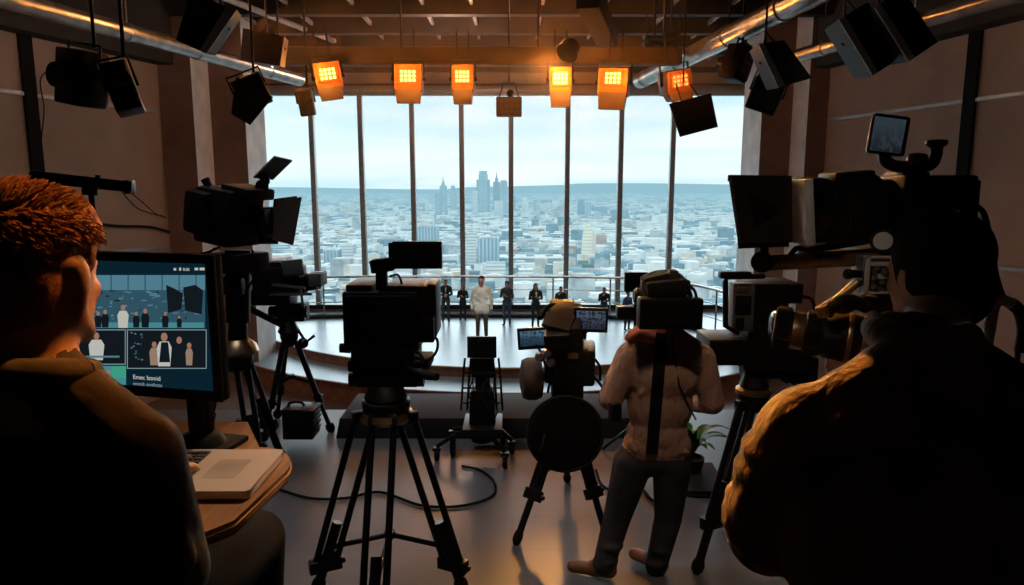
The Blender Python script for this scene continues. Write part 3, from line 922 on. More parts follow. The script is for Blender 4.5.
# ------------------------------------------------------------------ tripods
def make_tripod(label, apex, feet, name='tripod', r=.016, gap=.06, spread_z=.25, group=None, crown_r=.085, twin=True, floor_z=0.0, lower=.62, spreader=True, sdir=None):
    """apex = top of the bowl (world), feet = three points on the floor"""
    apex = V(apex)
    root = thing(name, label, 'tripod', (apex.x, apex.y, floor_z), group)
    MB().lathe(apex - V((0, 0, .14)), (0, 0, 1), [(crown_r * .5, 0), (crown_r * .8, .03), (crown_r, .08), (crown_r * 1.02, .13), (crown_r * .8, .14)], 20).build('bowl', M['dmetal'], root)
    for i, f in enumerate(feet):
        f = V(f); d = V((f.x - apex.x, f.y - apex.y, 0)).normalized(); s = V((-d.y, d.x, 0))
        if sdir is not None: s = V(sdir[i]).normalized()
        top = apex - V((0, 0, .09)) + d * crown_r * .85
        mid = top.lerp(f, lower); foot = f + V((0, 0, .03))
        dirv = (foot - top).normalized()
        b = MB()
        if twin:
            for q in (-1, 1): b.cyl(top + s * q * gap, mid + s * q * gap, r, seg=10)
            b.bar(mid + s * -(gap + r * 1.6), mid + s * (gap + r * 1.6), .055, .07, dirv, .006)
            b.bar(top + s * -(gap + r), top + s * (gap + r), .05, .06, dirv, .006)
            b.bar(top.lerp(mid, .93) - s * gap, top.lerp(mid, .93) + s * gap, .03, .03, dirv)
            b.cyl(mid - dirv * .25, foot, r * 1.5, seg=12)
        else:
            b.cyl(top, mid, r * 1.35, seg=10); b.cyl(mid - dirv * .03, mid + dirv * .05, r * 1.9, seg=12)
            b.cyl(mid, foot, r * 1.0, seg=10)
        leg = b.build('leg', M['dmetal'], root)
        MB().lathe(foot + dirv * -.05, dirv, [(r * 1.7, 0), (r * 2.1, .03), (r * 1.9, .06), (r * .9, .085)], 12).build('rubber_foot', M['rubber'], leg)
        k = MB().cyl(mid + s * (gap + .012), mid + s * (gap + .05), .018, .014, 10); k.build('lock_knob', M['black'], leg)
    if spreader:
        c = V((apex.x, apex.y, floor_z + spread_z)); b = MB()
        for f in feet:
            f = V(f); e = apex.lerp(f, 1 - spread_z / max(.2, apex.z - floor_z) * .92)
            b.tube([c, e], r * .8, 8)
        b.lathe(c - V((0, 0, .02)), (0, 0, 1), [(.03, 0), (.035, .02), (.03, .04)], 12)
        b.build('spreader', M['dmetal'], root)
    return root

def screen_mat(name, top, mid, bot, s=1.0, dark=(.03, .04, .05)):
    """a lit monitor picture: bright bands over a dark base, with blotchy figures"""
    m, nt, out = _nodes(name)
    tc = N(nt, 'ShaderNodeTexCoord'); sx = N(nt, 'ShaderNodeSeparateXYZ'); nt.links.new(tc.outputs['Generated'], sx.inputs['Vector'])
    cr = N(nt, 'ShaderNodeValToRGB'); e = cr.color_ramp.elements
    e[0].position = 0; e[0].color = bot + (1,); e[1].position = 1; e[1].color = top + (1,)
    k = e.new(.45); k.color = mid + (1,)
    nt.links.new(sx.outputs['Z'], cr.inputs['Fac'])
    mp = N(nt, 'ShaderNodeMapping'); mp.inputs['Scale'].default_value = (6, 6, 4); nt.links.new(tc.outputs['Generated'], mp.inputs['Vector'])
    nz = N(nt, 'ShaderNodeTexNoise'); nz.inputs['Scale'].default_value = 1.6; nt.links.new(mp.outputs['Vector'], nz.inputs['Vector'])
    c2 = N(nt, 'ShaderNodeValToRGB'); c2.color_ramp.elements[0].position = .45; c2.color_ramp.elements[1].position = .58
    nt.links.new(nz.outputs['Fac'], c2.inputs['Fac'])
    mx = N(nt, 'ShaderNodeMixRGB'); mx.inputs['Color2'].default_value = dark + (1,)
    nt.links.new(c2.outputs['Color'], mx.inputs['Fac']); nt.links.new(cr.outputs['Color'], mx.inputs['Color1'])
    em_ = N(nt, 'ShaderNodeEmission'); em_.inputs['Strength'].default_value = s
    nt.links.new(mx.outputs['Color'], em_.inputs['Color']); nt.links.new(em_.outputs['Emission'], out.inputs['Surface'])
    return m
M['scr1'] = screen_mat('screen_blue', (.13, .26, .36), (.035, .075, .12), (.01, .02, .03), .7, (.02, .05, .08))
M['scr2'] = screen_mat('screen_stage', (.10, .14, .21), (.06, .075, .12), (.02, .02, .04), .7, (.02, .022, .03))
M['scr3'] = screen_mat('screen_faint', (.035, .055, .07), (.018, .028, .036), (.01, .012, .015), .8)

def panel(b, c, w, h, t, rot=(0, 0, 0), bev=.008):
    return b.box(c, (w, t, h), rot, bev)
def rotm(*e): return Euler(e).to_matrix().to_4x4()

# =================================================================== central camera on tripod
Y0 = 3.72
P = lambda px, py, dy=0.0: at(px, py, Y0 + dy)
ap = P(386, 398)
make_tripod('big twin tube tripod standing in the middle of the floor under the back-turned studio camera', ap,
            [atz(318, 592, 0), atz(462, 592, 0), V((ap.x + .01, ap.y - .62, 0))], r=.019, gap=.058, spread_z=.28, crown_r=.13, sdir=[(.9, .45, 0), (.9, -.45, 0), (1, 0, 0)], lower=.84)
c0 = P(386, 380); base = V((ap.x, ap.y, ap.z))
cm = thing('studio_camera', 'big black studio camera with its back turned, on the central tripod', 'camera', base)
s_ = 1 / 183.0
def pb(b, x0, y0, x1, y1, d0, d1, bev=.012, rot=None, taper=None, YY=None):
    """box filling the photo rectangle (x0,y0)-(x1,y1) from depth d0 to d1 about the current plane"""
    YY = YY or Y0
    a, c = at(x0, y0, YY + d0), at(x1, y1, YY + d0)
    return b.box(((a.x + c.x) / 2, YY + (d0 + d1) / 2, (a.z + c.z) / 2), (abs(c.x - a.x), d1 - d0, abs(a.z - c.z)), rot, bev, taper)
b = MB(); pb(b, 341, 292, 419, 352, 0, .42, .02); pb(b, 345, 285, 372, 296, .02, .36); pb(b, 384, 286, 418, 296, .02, .36)
pb(b, 350, 350, 415, 366, .02, .34, .015); b.build('camera_body', M['black'], cm)
b = MB(); pb(b, 345, 296, 415, 345, -.015, .01, .01); pb(b, 352, 303, 408, 308, -.022, 0, .003)
for k in range(4): pb(b, 356 + 13 * k, 335, 364 + 13 * k, 340, -.022, 0, .002)
b.build('rear_panel', M['blackm'], cm)
b = MB(); pb(b, 415, 286, 429, 343, .02, .36, .02); pb(b, 424, 284, 437, 338, .06, .32, .02); pb(b, 420, 318, 434, 343, .0, .1, .01)
b.build('side_unit', M['black'], cm)
b = MB(); pb(b, 347, 362, 429, 372, .04, .30, .01); pb(b, 352, 356, 358, 372, .0, .1, .004)
b.cyl(P(350, 348, .1), P(340, 348, .1), .03, .026); b.build('mount_plate', M['blackm'], cm)
b = MB(); b.cyl(P(386, 330, .4), P(386, 326, .85), .10, .085, 24); b.lathe(P(386, 328, .84), (0, 1, .0), [(.085, 0), (.12, .02), (.13, .12), (.12, .13)], 24)
b.build('zoom_lens', M['black'], cm)
b = MB(); pb(b, 375, 264, 386, 290, .05, .12, .006); b.box(P(383, 265, .08), (.125, .10, .072), (0, R(-8), 0), .01); pb(b, 388, 243, 393, 262, .06, .1, .004)
b.build('viewfinder_arm', M['blackm'], cm)
b = MB(); pb(b, 392, 241.5, 442, 269, .06, .10, .006); hd = b.build('viewfinder_screen', M['black'], cm)
b = MB(); pb(b, 394.5, 244, 439.5, 266.5, .054, .062, .002); b.build('hood_back', M['blackm'], hd)
b = MB(); b.tube(spline([P(424, 340, .05), P(436, 338, .05), P(437, 350, .04), P(428, 360, .03), P(415, 358, .05)]), .008, 8)
b.build('cable_loop', M['rubber'], cm)
b = MB(); b.tube(spline([P(412, 350, -.02), P(422, 356, -.05), P(420, 366, -.05), P(408, 372, .0)]), .007, 8); b.build('cable_loop', M['rubber'], cm)
b = MB(); b.tube(spline([P(390, 276, .06), P(398, 275, .05), P(402, 284, .06)]), .006, 8); b.build('cable_loop', M['rubber'], cm)
# pan head below the camera
b = MB(); pb(b, 356, 370, 418, 388, .06, .26, .015); b.cyl(P(350, 378, .15), P(424, 378, .15), .05, seg=18)
b.lathe(ap + V((0, 0, -.02)), (0, 0, 1), [(.10, 0), (.12, .03), (.10, .07), (.07, .10)], 22); b.build('pan_head', M['black'], cm)
b = MB(); b.tube([P(402, 366, .0), P(418, 372, -.12), P(424, 374, -.16)], .011, 10); hn = b.build('pan_handle', M['dmetal'], cm)
b = MB(); b.tube([P(419, 372, -.12), P(428, 375, -.2), P(437, 377, -.24)], [.022, .027, .02], 12); b.build('grip', M['rubber'], hn)
MB().lathe(ap + V((0, 0, -.12)), (0, 0, 1), [(.14, 0), (.155, .02), (.14, .05)], 24).build('lock_ring', M['gold'], cm)

# =================================================================== pedestal camera
Y0 = 5.45
base = atz(481, 458, 0)
Y0 = base.y
pd = thing('pedestal_camera', 'camera pedestal on castors with black screen on top, before the stage step', 'camera', (base.x, base.y, 0))
b = MB(); pb(b, 467, 337, 496.5, 358, -.04, .0, .005); sc_ = b.build('prompter_screen', M['black'], pd)
b = MB(); pb(b, 469, 339, 494.5, 356, -.046, -.038, .002); b.build('screen_glass', M['blackg'], sc_)
b = MB(); pb(b, 471, 358, 494, 378, -.02, .2, .012); pb(b, 475, 376, 490, 392, .0, .15, .02); b.build('camera_body', M['black'], pd)
b = MB(); b.cyl(P(482, 368, .2), P(482, 368, .42), .06, .07, 20); b.build('lens', M['black'], pd)
b = MB(); b.cyl(P(482, 392, .05), P(482, 440, .05), .075, .09, 20); pb(b, 468, 392, 496, 432, -.08, .16, .02, taper=(.85, .85)); b.build('column', M['black'], pd)
for x in (463.5, 469.5, 494.5, 500):
    b = MB(); q = 1 if x > 482 else -1
    b.tube([P(x + q * 2.5, 410, 0), P(x, 372, -.02), P(x - q * 1.5, 358, 0)], .009, 8); b.build('frame_rod', M['dmetal'], pd)
b = MB()
for yy in (373, 388, 403): b.tube([P(463, yy, -.02), P(500.5, yy, -.02)], .007, 8)
b.build('cross_rail', M['dmetal'], pd)
b = MB(); pb(b, 462, 430, 502, 438, -.2, .22, .012); b.build('base_plate', M['black'], pd)
for (wx, wy, dy, rr) in ((437, 455, -.05, .052), (453, 449, .06, .10), (505, 463, -.2, .058), (512, 449, .1, .05), (503, 441, .3, .05)):
    p = atz(wx, 460, 0); c = at(wx, wy, Y0 + dy); c.z = rr
    b = MB(); b.tube([P(482, 434, .02), V(((c.x + P(482, 434).x) / 2, c.y, .24)), c + V((0, 0, rr * 1.3))], .018, 8); b.box(c + V((0, 0, rr * .9)), (.07, .05, rr * .5), None, .006)
    f = b.build('castor_fork', M['dmetal'], pd)
    b = MB(); b.lathe(c - V((.022, 0, 0)), (1, 0, 0), [(rr * .5, 0), (rr * .93, .004), (rr, .012), (rr, .032), (rr * .93, .040), (rr * .5, .044)], 22); b.build('castor_wheel', M['rubber'], f)
b = MB()
rr_ = random.Random(3)
for k in range(6):
    x = rr_.uniform(464, 500); b.tube(spline([P(x, 378, -.05), P(x + rr_.uniform(-8, 8), 396, -.09), P(x + rr_.uniform(-8, 8), 415, -.1), P(482 + rr_.uniform(-12, 12), 432, -.08)]), .006, 6)
b.build('wiring', M['rubber'], pd)

M['cover'] = pm('highlight_brown_cover', (.055, .036, .022), .4, .4)  # brown stands for the warm highlight along the camera's top edge
# =================================================================== camera with two screens on a tripod
Y0 = 4.45
ap = P(566, 402, .05)
make_tripod('tripod with crossed braces under the two-screen camera and the round black disc', ap,
            [atz(517, 544, 0), atz(606, 540, 0), V((ap.x + .06, ap.y + .55, 0))], r=.015, gap=.035, spread_z=.42, crown_r=.09)
tc_ = thing('two_screen_camera', 'black camcorder with a lit screen on each side, tipped forward on the braced tripod', 'camera', (ap.x, ap.y, ap.z))
b = MB()
b.box(P(566, 341, .05), (.23, .42, .38), (R(14), R(-4), R(-6)), .03)
b.box(P(560, 323, .0), (.17, .5, .10), (R(18), R(-4), R(-9)), .02)
b.box(P(575, 362, .0), (.26, .34, .24), (0, 0, R(-6)), .03); b.build('camera_body', M['black'], tc_)
b = MB(); b.box(P(561, 315, -.05), (.18, .34, .022), (R(20), R(12), R(-12)), .006); b.box(P(568, 322, .1), (.12, .22, .05), (R(14), 0, R(-20)), .015); b.build('top_cover', M['cover'], tc_)
b = MB(); b.tube(spline([P(540, 318, -.1), P(548, 307, 0), P(562, 306, .12), P(570, 314, .2)]), .017, 10); b.build('carry_handle', M['blackm'], tc_)
b = MB(); b.cyl(P(566, 338, .2), P(572, 338, .62), .075, .07, 22); b.lathe(P(572, 338, .6), (.1, 1, 0), [(.07, 0), (.1, .02), (.11, .12), (.1, .13)], 22); b.build('zoom_lens', M['black'], tc_)
b = MB(); pb(b, 517.5, 328, 547, 349.5, -.05, -.02, .006, (0, R(-4), 0)); m1 = b.build('flip_screen', M['black'], tc_)
b = MB(); pb(b, 520, 331, 545.5, 346, -.056, -.049, .001, (0, R(-4), 0)); b.build('screen_picture', M['scr1'], m1)
b = MB(); pb(b, 573.5, 308, 608, 332.5, -.05, -.02, .006, (0, R(2), 0)); m2 = b.build('monitor', M['black'], tc_)
b = MB(); pb(b, 576.5, 311, 605.5, 329.5, -.056, -.049, .001, (0, R(2), 0)); b.build('screen_picture', M['scr2'], m2)
b = MB(); b.tube([P(580, 336, .0), P(586, 330, -.02)], .02, 10); pb(b, 572, 328, 586, 338, -.03, .1, .01); b.build('monitor_arm', M['blackm'], tc_)
b = MB(); b.lathe(P(531, 379, -.02) - V((.07, 0, 0)), (1, .1, 0), [(.06, 0), (.125, .015), (.14, .05), (.14, .10), (.125, .135), (.06, .15)], 26); b.build('battery_drum', pm('brown_drum', (.08, .05, .035), .7), tc_)
b = MB(); pb(b, 545, 366, 590, 384, -.08, .16, .02); pb(b, 552, 382, 584, 402, -.05, .14, .03); b.cyl(P(546, 374, .02), P(594, 374, .02), .06, seg=18); b.build('pan_head', M['black'], tc_)
b = MB(); pb(b, 568, 353, 578, 359, -.19, -.12, .003); b.build('lit_plate', M['gold'], tc_)
for (x0, y0, x1, y1) in ((540, 355, 548, 392), (545, 352, 556, 400), (586, 350, 600, 380), (590, 372, 604, 406), (536, 345, 551, 384)):
    MB().tube(spline([P(x0, y0, -.15), P((x0 + x1) / 2 + 6, (y0 + y1) / 2, -.2), P(x1, y1, -.12)]), .009, 8).build('cable_loop', M['rubber'], tc_)
b = MB()
for (x, y) in ((540, 357), (547, 354), (551, 362)): b.lathe(P(x, y, -.2), (0, -1, .3), [(.028, 0), (.034, .02), (.02, .045)], 14)
b.build('adjust_knob', M['steel'], tc_)
b = MB(); b.tube([P(551, 398, -.12), P(545, 432, -.3), P(541, 452, -.35)], .012, 10); b.build('pan_handle', M['dmetal'], tc_)
# round disc hanging on the tripod
b = MB(); c = P(565, 433, -.28)
b.lathe(c + V((0, .03, 0)), (.05, -1, .12), [(.10, 0), (.215, .004), (.232, .02), (.232, .04), (.215, .055), (.05, .062)], 44)
dk = b.build('reflector_disc', M['blackm'], None); tag(dk, 'round black fabric disc hanging on the braced tripod below the two-screen camera', 'disc')
b = MB(); b.tube([c + V((.232 * math.cos(i * PI / 24), -.015 + .025 * math.sin(i * PI / 24), .232 * math.sin(i * PI / 24))) for i in range(49)], .011, 8); b.build('disc_rim', M['rubber'], dk)

# =================================================================== tall camera by the left columns
Y0 = 5.0
ap = P(236, 352)
make_tripod('tall tripod beside the computer screen carrying the lamp-topped camera', ap, [atz(196, 492, 0), atz(262, 500, 0), V((ap.x + .12, ap.y + .5, 0))], r=.02, gap=.04, spread_z=.5, crown_r=.12)
tl_ = thing('lamp_topped_camera', 'large dark film camera with square lens hood and tilted lamp panel on top', 'camera', (ap.x, ap.y, ap.z))
b = MB(); b.box(P(229, 216, .05), (.34, .34, .40), (0, R(8), R(-24)), .04); b.box(P(209, 212, .0), (.20, .30, .31), (0, R(10), R(-24)), .05)
b.box(P(248, 192, .0), (.26, .26, .08), (0, R(10), R(-24)), .02); b.build('camera_body', M['black'], tl_)
b = MB(); b.tube([P(210, 188, 0), P(205, 179, 0)], [.026, .032], 12); b.tube([P(220, 190, 0), P(210, 187, 0)], .022, 10); b.build('eyepiece', M['black'], tl_)
b = MB(); b.cyl(P(246, 222, .05), P(272, 222, .12), .11, .10, 24); b.cyl(P(258, 240, .0), P(278, 240, .05), .03, seg=12); b.build('lens', M['black'], tl_)
b = MB(); b.box(P(266, 219, .05), (.03, .17, .17), (0, R(6), R(-24)), .01); b.slot(1).box(P(265, 216, -.04), (.08, .01, .10), (0, R(6), R(-24)), .003); b.build('matte_box', [M['black'], M['grey']], tl_)
def flap(p, root, name='hood_flap', mat=None):
    v = [V(q) for q in p]; n = (v[1] - v[0]).cross(v[3] - v[0]).normalized() * .012
    b = MB(); b.add(v + [q + n for q in v], [(3, 2, 1, 0), (4, 5, 6, 7), (0, 1, 5, 4), (1, 2, 6, 5), (2, 3, 7, 6), (3, 0, 4, 7)])
    return b.build(name, mat or M['black'], root)
flap([P(276, 200, -.05), P(300.5, 197, -.18), P(292, 245, -.18), P(272, 240, -.05)], tl_, 'hood_flap', pm('hood_brown', (.05, .032, .022), .7))
flap([P(274, 199, .22), P(297, 196, .3), P(290, 243, .3), P(270, 238, .22)], tl_, 'hood_flap')
b = MB(); b.tube(spline([P(256, 193, 0), P(260, 186, .0), P(266, 181, 0), P(262, 176, .0)]), .028, 10); b.cyl(P(262, 186, -.03), P(262, 186, .05), .045, seg=14); b.build('lamp_bracket', M['black'], tl_)
flap([P(254, 178, -.02), P(275, 157, -.06), P(292.5, 161, .12), P(273, 180, .14)], tl_, 'lamp_panel', M['grey'])
b = MB(); b.cyl(P(238, 350, .0), P(238, 320, 0), .075, .065, 18); b.cyl(P(238, 322, .0), P(238, 250, .03), .085, .09, 18); b.box(P(237, 262, .03), (.34, .3, .14), (0, 0, R(-24)), .02)
b.box(P(232, 285, .0), (.22, .22, .12), None, .02); b.build('support_column', M['black'], tl_)
b = MB(); b.lathe(P(238, 352, 0) - V((0, 0, .02)), (0, 0, 1), [(.12, 0), (.15, .03), (.13, .08), (.08, .12)], 20); b.build('lock_ring', M['gold'], tl_)
for q in ([P(215, 248, 0), P(204, 258, .0), P(206, 268, 0), P(222, 266, 0), P(236, 255, .0)], [P(200, 254, 0), P(208, 252, .0), P(220, 247, 0)], [P(252, 250, 0), P(258, 268, -.05), P(250, 285, -.05), P(240, 300, 0)]):
    MB().tube(spline(q), .008, 8).build('cable_loop', M['rubber'], tl_)

# =================================================================== second camera, by the stage edge
Y0 = 6.25
ap = P(289, 331)
make_tripod('slim tripod by the stage edge with a battery box between its legs', ap, [atz(331, 432, 0), atz(264, 441, 0), V((ap.x - .25, ap.y + .3, 0))], r=.02, gap=.03, spread_z=.5, crown_r=.08, twin=False)
fc = thing('field_camera', 'compact camera with small grey monitor on the slim tripod by the stage edge', 'camera', (ap.x, ap.y, ap.z))
b = MB(); pb(b, 243, 268, 297, 296, -.1, .25, .03); pb(b, 252, 262, 282, 272, -.05, .2, .02); pb(b, 250, 294, 290, 306, -.05, .2, .02); b.build('camera_body', M['black'], fc)
b = MB(); b.cyl(P(292, 284, .05), P(318, 281, .0), .085, .075, 20); b.lathe(P(300, 283, .03), (1, -.04, .02), [(.09, 0), (.1, .02), (.09, .06)], 20); b.build('lens', M['black'], fc)
b = MB(); pb(b, 308, 274, 321, 287, -.1, .12, .006); pb(b, 312, 276, 319, 285, -.106, -.09, .002); b.build('lens_hood', M['grey'], fc)
b = MB(); pb(b, 282, 260, 303, 276, -.14, -.10, .006, (0, R(-6), 0)); mo = b.build('monitor', M['grey'], fc)
b = MB(); pb(b, 284, 262, 301, 274, -.146, -.138, .001, (0, R(-6), 0)); b.build('monitor_back', M['grey'], mo)
b = MB(); b.tube([P(272, 285, -.12), P(305, 288, -.14)], .013, 8); b.tube([P(270, 295, -.12), P(312, 294, -.14)], .013, 8); b.tube([P(300, 286, -.12), P(303, 306, -.1)], .012, 8); b.build('rod_set', M['steel'], fc)
b = MB(); pb(b, 276, 304, 304, 322, -.06, .14, .02); b.cyl(P(270, 312, .03), P(308, 312, .03), .055, seg=16); b.lathe(ap, (0, 0, 1), [(.08, -.03), (.10, 0), (.07, .06), (.05, .12)], 16); b.build('pan_head', M['dmetal'], fc)
b = MB(); b.tube([P(284, 326, -.05), P(254, 311, -.3), P(246, 306, -.36)], .028, 10); b.build('pan_handle', M['black'], fc)
b = MB(); b.tube([P(298, 330, 0), P(306, 342, -.05), P(314, 336, -.08)], .014, 8); b.sphere(P(303, 343, -.04), .05); b.build('brake_lever', M['dmetal'], fc)
bb = MB(); q = atz(297, 441, 0); Y0 = q.y
pb(bb, 281, 410, 313, 440, -.12, .12, .012); bx_ = bb.build('battery_box', M['black'])
tag(bx_, 'ribbed black battery box on the floor between the slim tripod legs', 'box')
bb = MB()
for k in range(5): pb(bb, 301, 411 + 5.2 * k, 314, 414 + 5.2 * k, -.135, .1, .004)
bb.build('cooling_rib', M['dmetal'], bx_)
bb = MB()
for (x, y) in ((286, 416), (293, 430), (287, 427)): bb.cyl(P(x, y, -.12), P(x, y, -.135), .016, seg=10)
bb.tube(spline([P(288, 410, 0), P(290, 403, 0), P(302, 403, 0), P(305, 410, 0)]), .012, 8); bb.build('carry_handle', M['dmetal'], bx_)
# =================================================================== ducts and lighting
def pipe(name, label, p0, p1, r, mat, collars, ext0=0, group=None, cat='pipe'):
    p0, p1 = V(p0), V(p1); d = (p1 - p0).normalized(); p0 = p0 - d * ext0
    o = MB().cyl(p0, p1, r, seg=28).build(name, mat)
    tag(o, label, cat, group)
    for t in collars:
        c = p0.lerp(p1, t)
        MB().lathe(c - d * .05, d, [(r * 1.0, 0), (r * 1.10, .01), (r * 1.10, .09), (r, .10)], 28).build('collar', mat, o)
        MB().cyl(c, V((c.x, c.y, ZC)), .012, seg=8).build('hanger_rod', M['dmetal'], o)
    return o
zd = 2.235 + 2.24
lp0, lp1 = at(10, 0, 9.0), at(300, 80, 15.6)
pipe('ventilation_duct', 'shiny metal duct ending above the first window pane', lp0, lp1, .125, M['duct'], (.15, .5, .66, .88), 3.0)
pipe('ventilation_duct', 'widest shiny metal duct slanting down toward the window beside the red glowing lamp', at(640, 81, 15.6), at(832, -16, 8.35).lerp(at(640, 81, 15.6), -.7), .155, M['duct'], (.03, .19, .365, .5, .85), 0)
pipe('ventilation_duct', 'shorter dull metal pipe between the hanging panel lamps and the camera man wall', at(790, 58, 11.3), at(1010, -5, 7.9).lerp(at(790, 58, 11.3), -1.6), .10, M['duct'], (.08, .25, .4, .8), 0)
pipe('ventilation_duct', 'thin dark conduit high beside the screen wall duct', at(215, -6, 15.4), at(352, 48, 22.5), .07, M['tbar'], (.3, .8), 0)

# lighting bar that carries the orange lamps
zb = 4.42
lb = thing('lighting_bar', 'long dark beam carrying the row of orange lamps in front of the window', 'beam', (0, 12.5, zb))
MB().box((-.65, 12.5, zb), (7.1, .26, .28), None, .02).build('beam', M['beam'], lb)
for x in (-4.0, -1.9, .45, 2.6):
    MB().cyl((x, 12.5, zb + .13), (x, 12.5, ZC), .018, seg=8).build('hanger_rod', M['dmetal'], lb)
hb_ = MB().box(at(600, 22, 12.2).lerp(at(600, 22, 12.2), 1), (.34, 3.4, .36), (R(0), 0, R(-13)), .03)
fo = hb_.build('rigging_box', M['blackm']); tag(fo, 'long black slanted rigging box under the ceiling above the brightest lamp', 'box')
for dy in (-1.2, 1.2):
    c = at(600, 22, 12.2); MB().cyl((c.x + dy * .22, c.y + dy, c.z + .15), (c.x + dy * .22, c.y + dy, ZC), .02, seg=8).build('hanger_rod', M['dmetal'], fo)
MB().cyl(at(571, 46, 11.0), at(567, 53, 10.9), .15, .17, 18).build('end_cap', M['dmetal'], fo)

M['led'] = em('led_orange', (1.0, .47, .10), 6.0)
M['led_hot'] = em('led_hot', (1.0, .56, .14), 8.0)
M['led_red'] = em('led_red', (1.0, .30, .06), 2.2)
M['lampface'] = pm('lamp_face', (.42, .12, .018), .5)  # orange glow of the cells put into the face colour
M['lampbox'] = pm('lamp_housing', (.085, .045, .028), .55, var=.2)
M['lampcap'] = pm('lamp_cowl', (.075, .038, .022), .6, var=.15)
def led_lamp(label, px, py, w=.50, h=.62, Y=12.1, rot=(0, 0, 0), mat='led', nx=4, nz=3, pw=.27, ph=.20, panel_z=.12, power=26, long=.34):
    """boxy lamp that hangs from a yoke; a grid of glowing cells in its front face, a cowl below"""
    p = at(px, py, Y)
    t = thing('orange_lamp', label, 'lamp', p, 'row of orange lamps', rot)
    L = dict(local=True)
    b = MB(); b.box((0, .16, 0), (w, .34, h), None, .02); b.box((0, .36, .02), (w * .7, .14, h * .6), None, .02); b.build('housing', M['lampbox'], t, **L)
    b = MB(); b.box((0, -.025, .01), (w * .94, .03, h * .90), None, .008); b.box((0, -.04, panel_z), (pw + .05, .05, ph + .05), None, .008); fr = b.build('lamp_face', M['lampface'], t, **L)
    b = MB()
    for i in range(nx):
        for k in range(nz):
            b.box(((i - (nx - 1) / 2) * pw / nx, -.068, panel_z + (k - (nz - 1) / 2) * ph / nz), (pw / nx * .66, .014, ph / nz * .66), None, .003)
    b.slot(1).box((0, -.061, panel_z), (pw, .012, ph), None, .002)
    b.build('led_grid', [M[mat], M['lampface']], fr, **L)
    b = MB(); z0 = -h / 2
    b.add([(-w * .46, -.03, panel_z - ph / 2 - .07), (w * .46, -.03, panel_z - ph / 2 - .07), (w * .40, -.10, z0 - long), (-w * .40, -.10, z0 - long),
           (-w * .46, .28, panel_z - ph / 2 - .07), (w * .46, .28, panel_z - ph / 2 - .07), (w * .40, .16, z0 - long), (-w * .40, .16, z0 - long)],
          [(3, 2, 1, 0), (4, 5, 6, 7), (0, 1, 5, 4), (1, 2, 6, 5), (2, 3, 7, 6), (3, 0, 4, 7)])
    b.build('cowl', M['lampcap'], t, **L)
    b = MB()
    for s in (-1, 1):
        b.bar((s * (w / 2 + .02), .16, .0), (s * (w / 2 + .02), .16, h / 2 + .1), .03, .02, (0, 1, 0)); b.cyl((s * (w / 2), .16, 0), (s * (w / 2 + .05), .16, 0), .04, seg=12)
    b.bar((-w / 2 - .03, .16, h / 2 + .1), (w / 2 + .03, .16, h / 2 + .1), .03, .02); b.build('yoke', M['dmetal'], t, **L)
    b = MB()
    top = zb + .16 - p.z
    for s in (-1, 1): b.bar((s * .10, .16, h / 2 + .09), (s * .10, .16, max(top, h / 2 + .25) + .22), .03, .015, (0, 1, 0))
    b.build('hanging_strap', M['black'], t, **L)
    if power:
        q = p + V((0, -.32, panel_z)); lamp('POINT', 'lamp_glow', q, power, (1, .32, .05), size=.08)
    return t
led_lamp('orange lamp with a twisted boxy cowl at the first mullion, outermost of the lamp row', 328, 76, .45, .46, rot=(R(4), R(-9), R(14)), long=.16, panel_z=.03, power=32)
led_lamp('orange lamp above the central camera with a long square cowl', 408, 78, .48, .46, rot=(R(4), R(0), R(5)), long=.18, panel_z=.03, power=32)
led_lamp('narrow orange lamp above the man in cream shirt', 462.5, 78, .37, .44, rot=(R(3), 0, 0), long=.20, panel_z=.02, pw=.24, power=32)
led_lamp('brightest orange lamp with a white hot starburst face', 560.5, 80, .38, .44, rot=(R(3), 0, R(-2)), mat='led_hot', long=.22, panel_z=.02, pw=.24, power=75)
led_lamp('orange lamp turned aside next to the brightest lamp', 613, 82, .52, .46, rot=(R(4), R(3), R(-14)), long=.22, panel_z=.06, power=32)
led_lamp('round red glowing lamp behind a hanging square flap by the widest duct', 679, 82, .46, .40, rot=(R(6), R(-10), R(10)), mat='led_red', long=.10, panel_z=.02, power=10)

def rig_to(o, p, root, up=ZC):
    MB().cyl(p, V((p.x, p.y, up)), .014, seg=8).build('hanging_rod', M['dmetal'], root)

# small dark lamp on a long rod in the middle
p = at(509, 107, 13.0)
t = thing('dark_lamp', 'small unlit lamp with a perforated face hanging in the middle of the window', 'lamp', p)
MB().box(p, (.46, .30, .33), None, .02).build('housing', M['lampbox'], t)
b = MB()
for i in range(4):
    for k in range(3): b.box(p + V((-.14 + .093 * i, -.155, -.09 + .09 * k)), (.05, .02, .045), None, .004)
b.build('lens_cell', M['grey'], t)
b = MB(); b.tube([p + V((-.18, 0, .16)), p + V((-.10, 0, .42)), p + V((.10, 0, .42)), p + V((.18, 0, .16))], .014, 8); b.sphere(p + V((.02, 0, .24)), .07); b.build('yoke', M['dmetal'], t)
rig_to(t, p + V((0, 0, .42)), t)

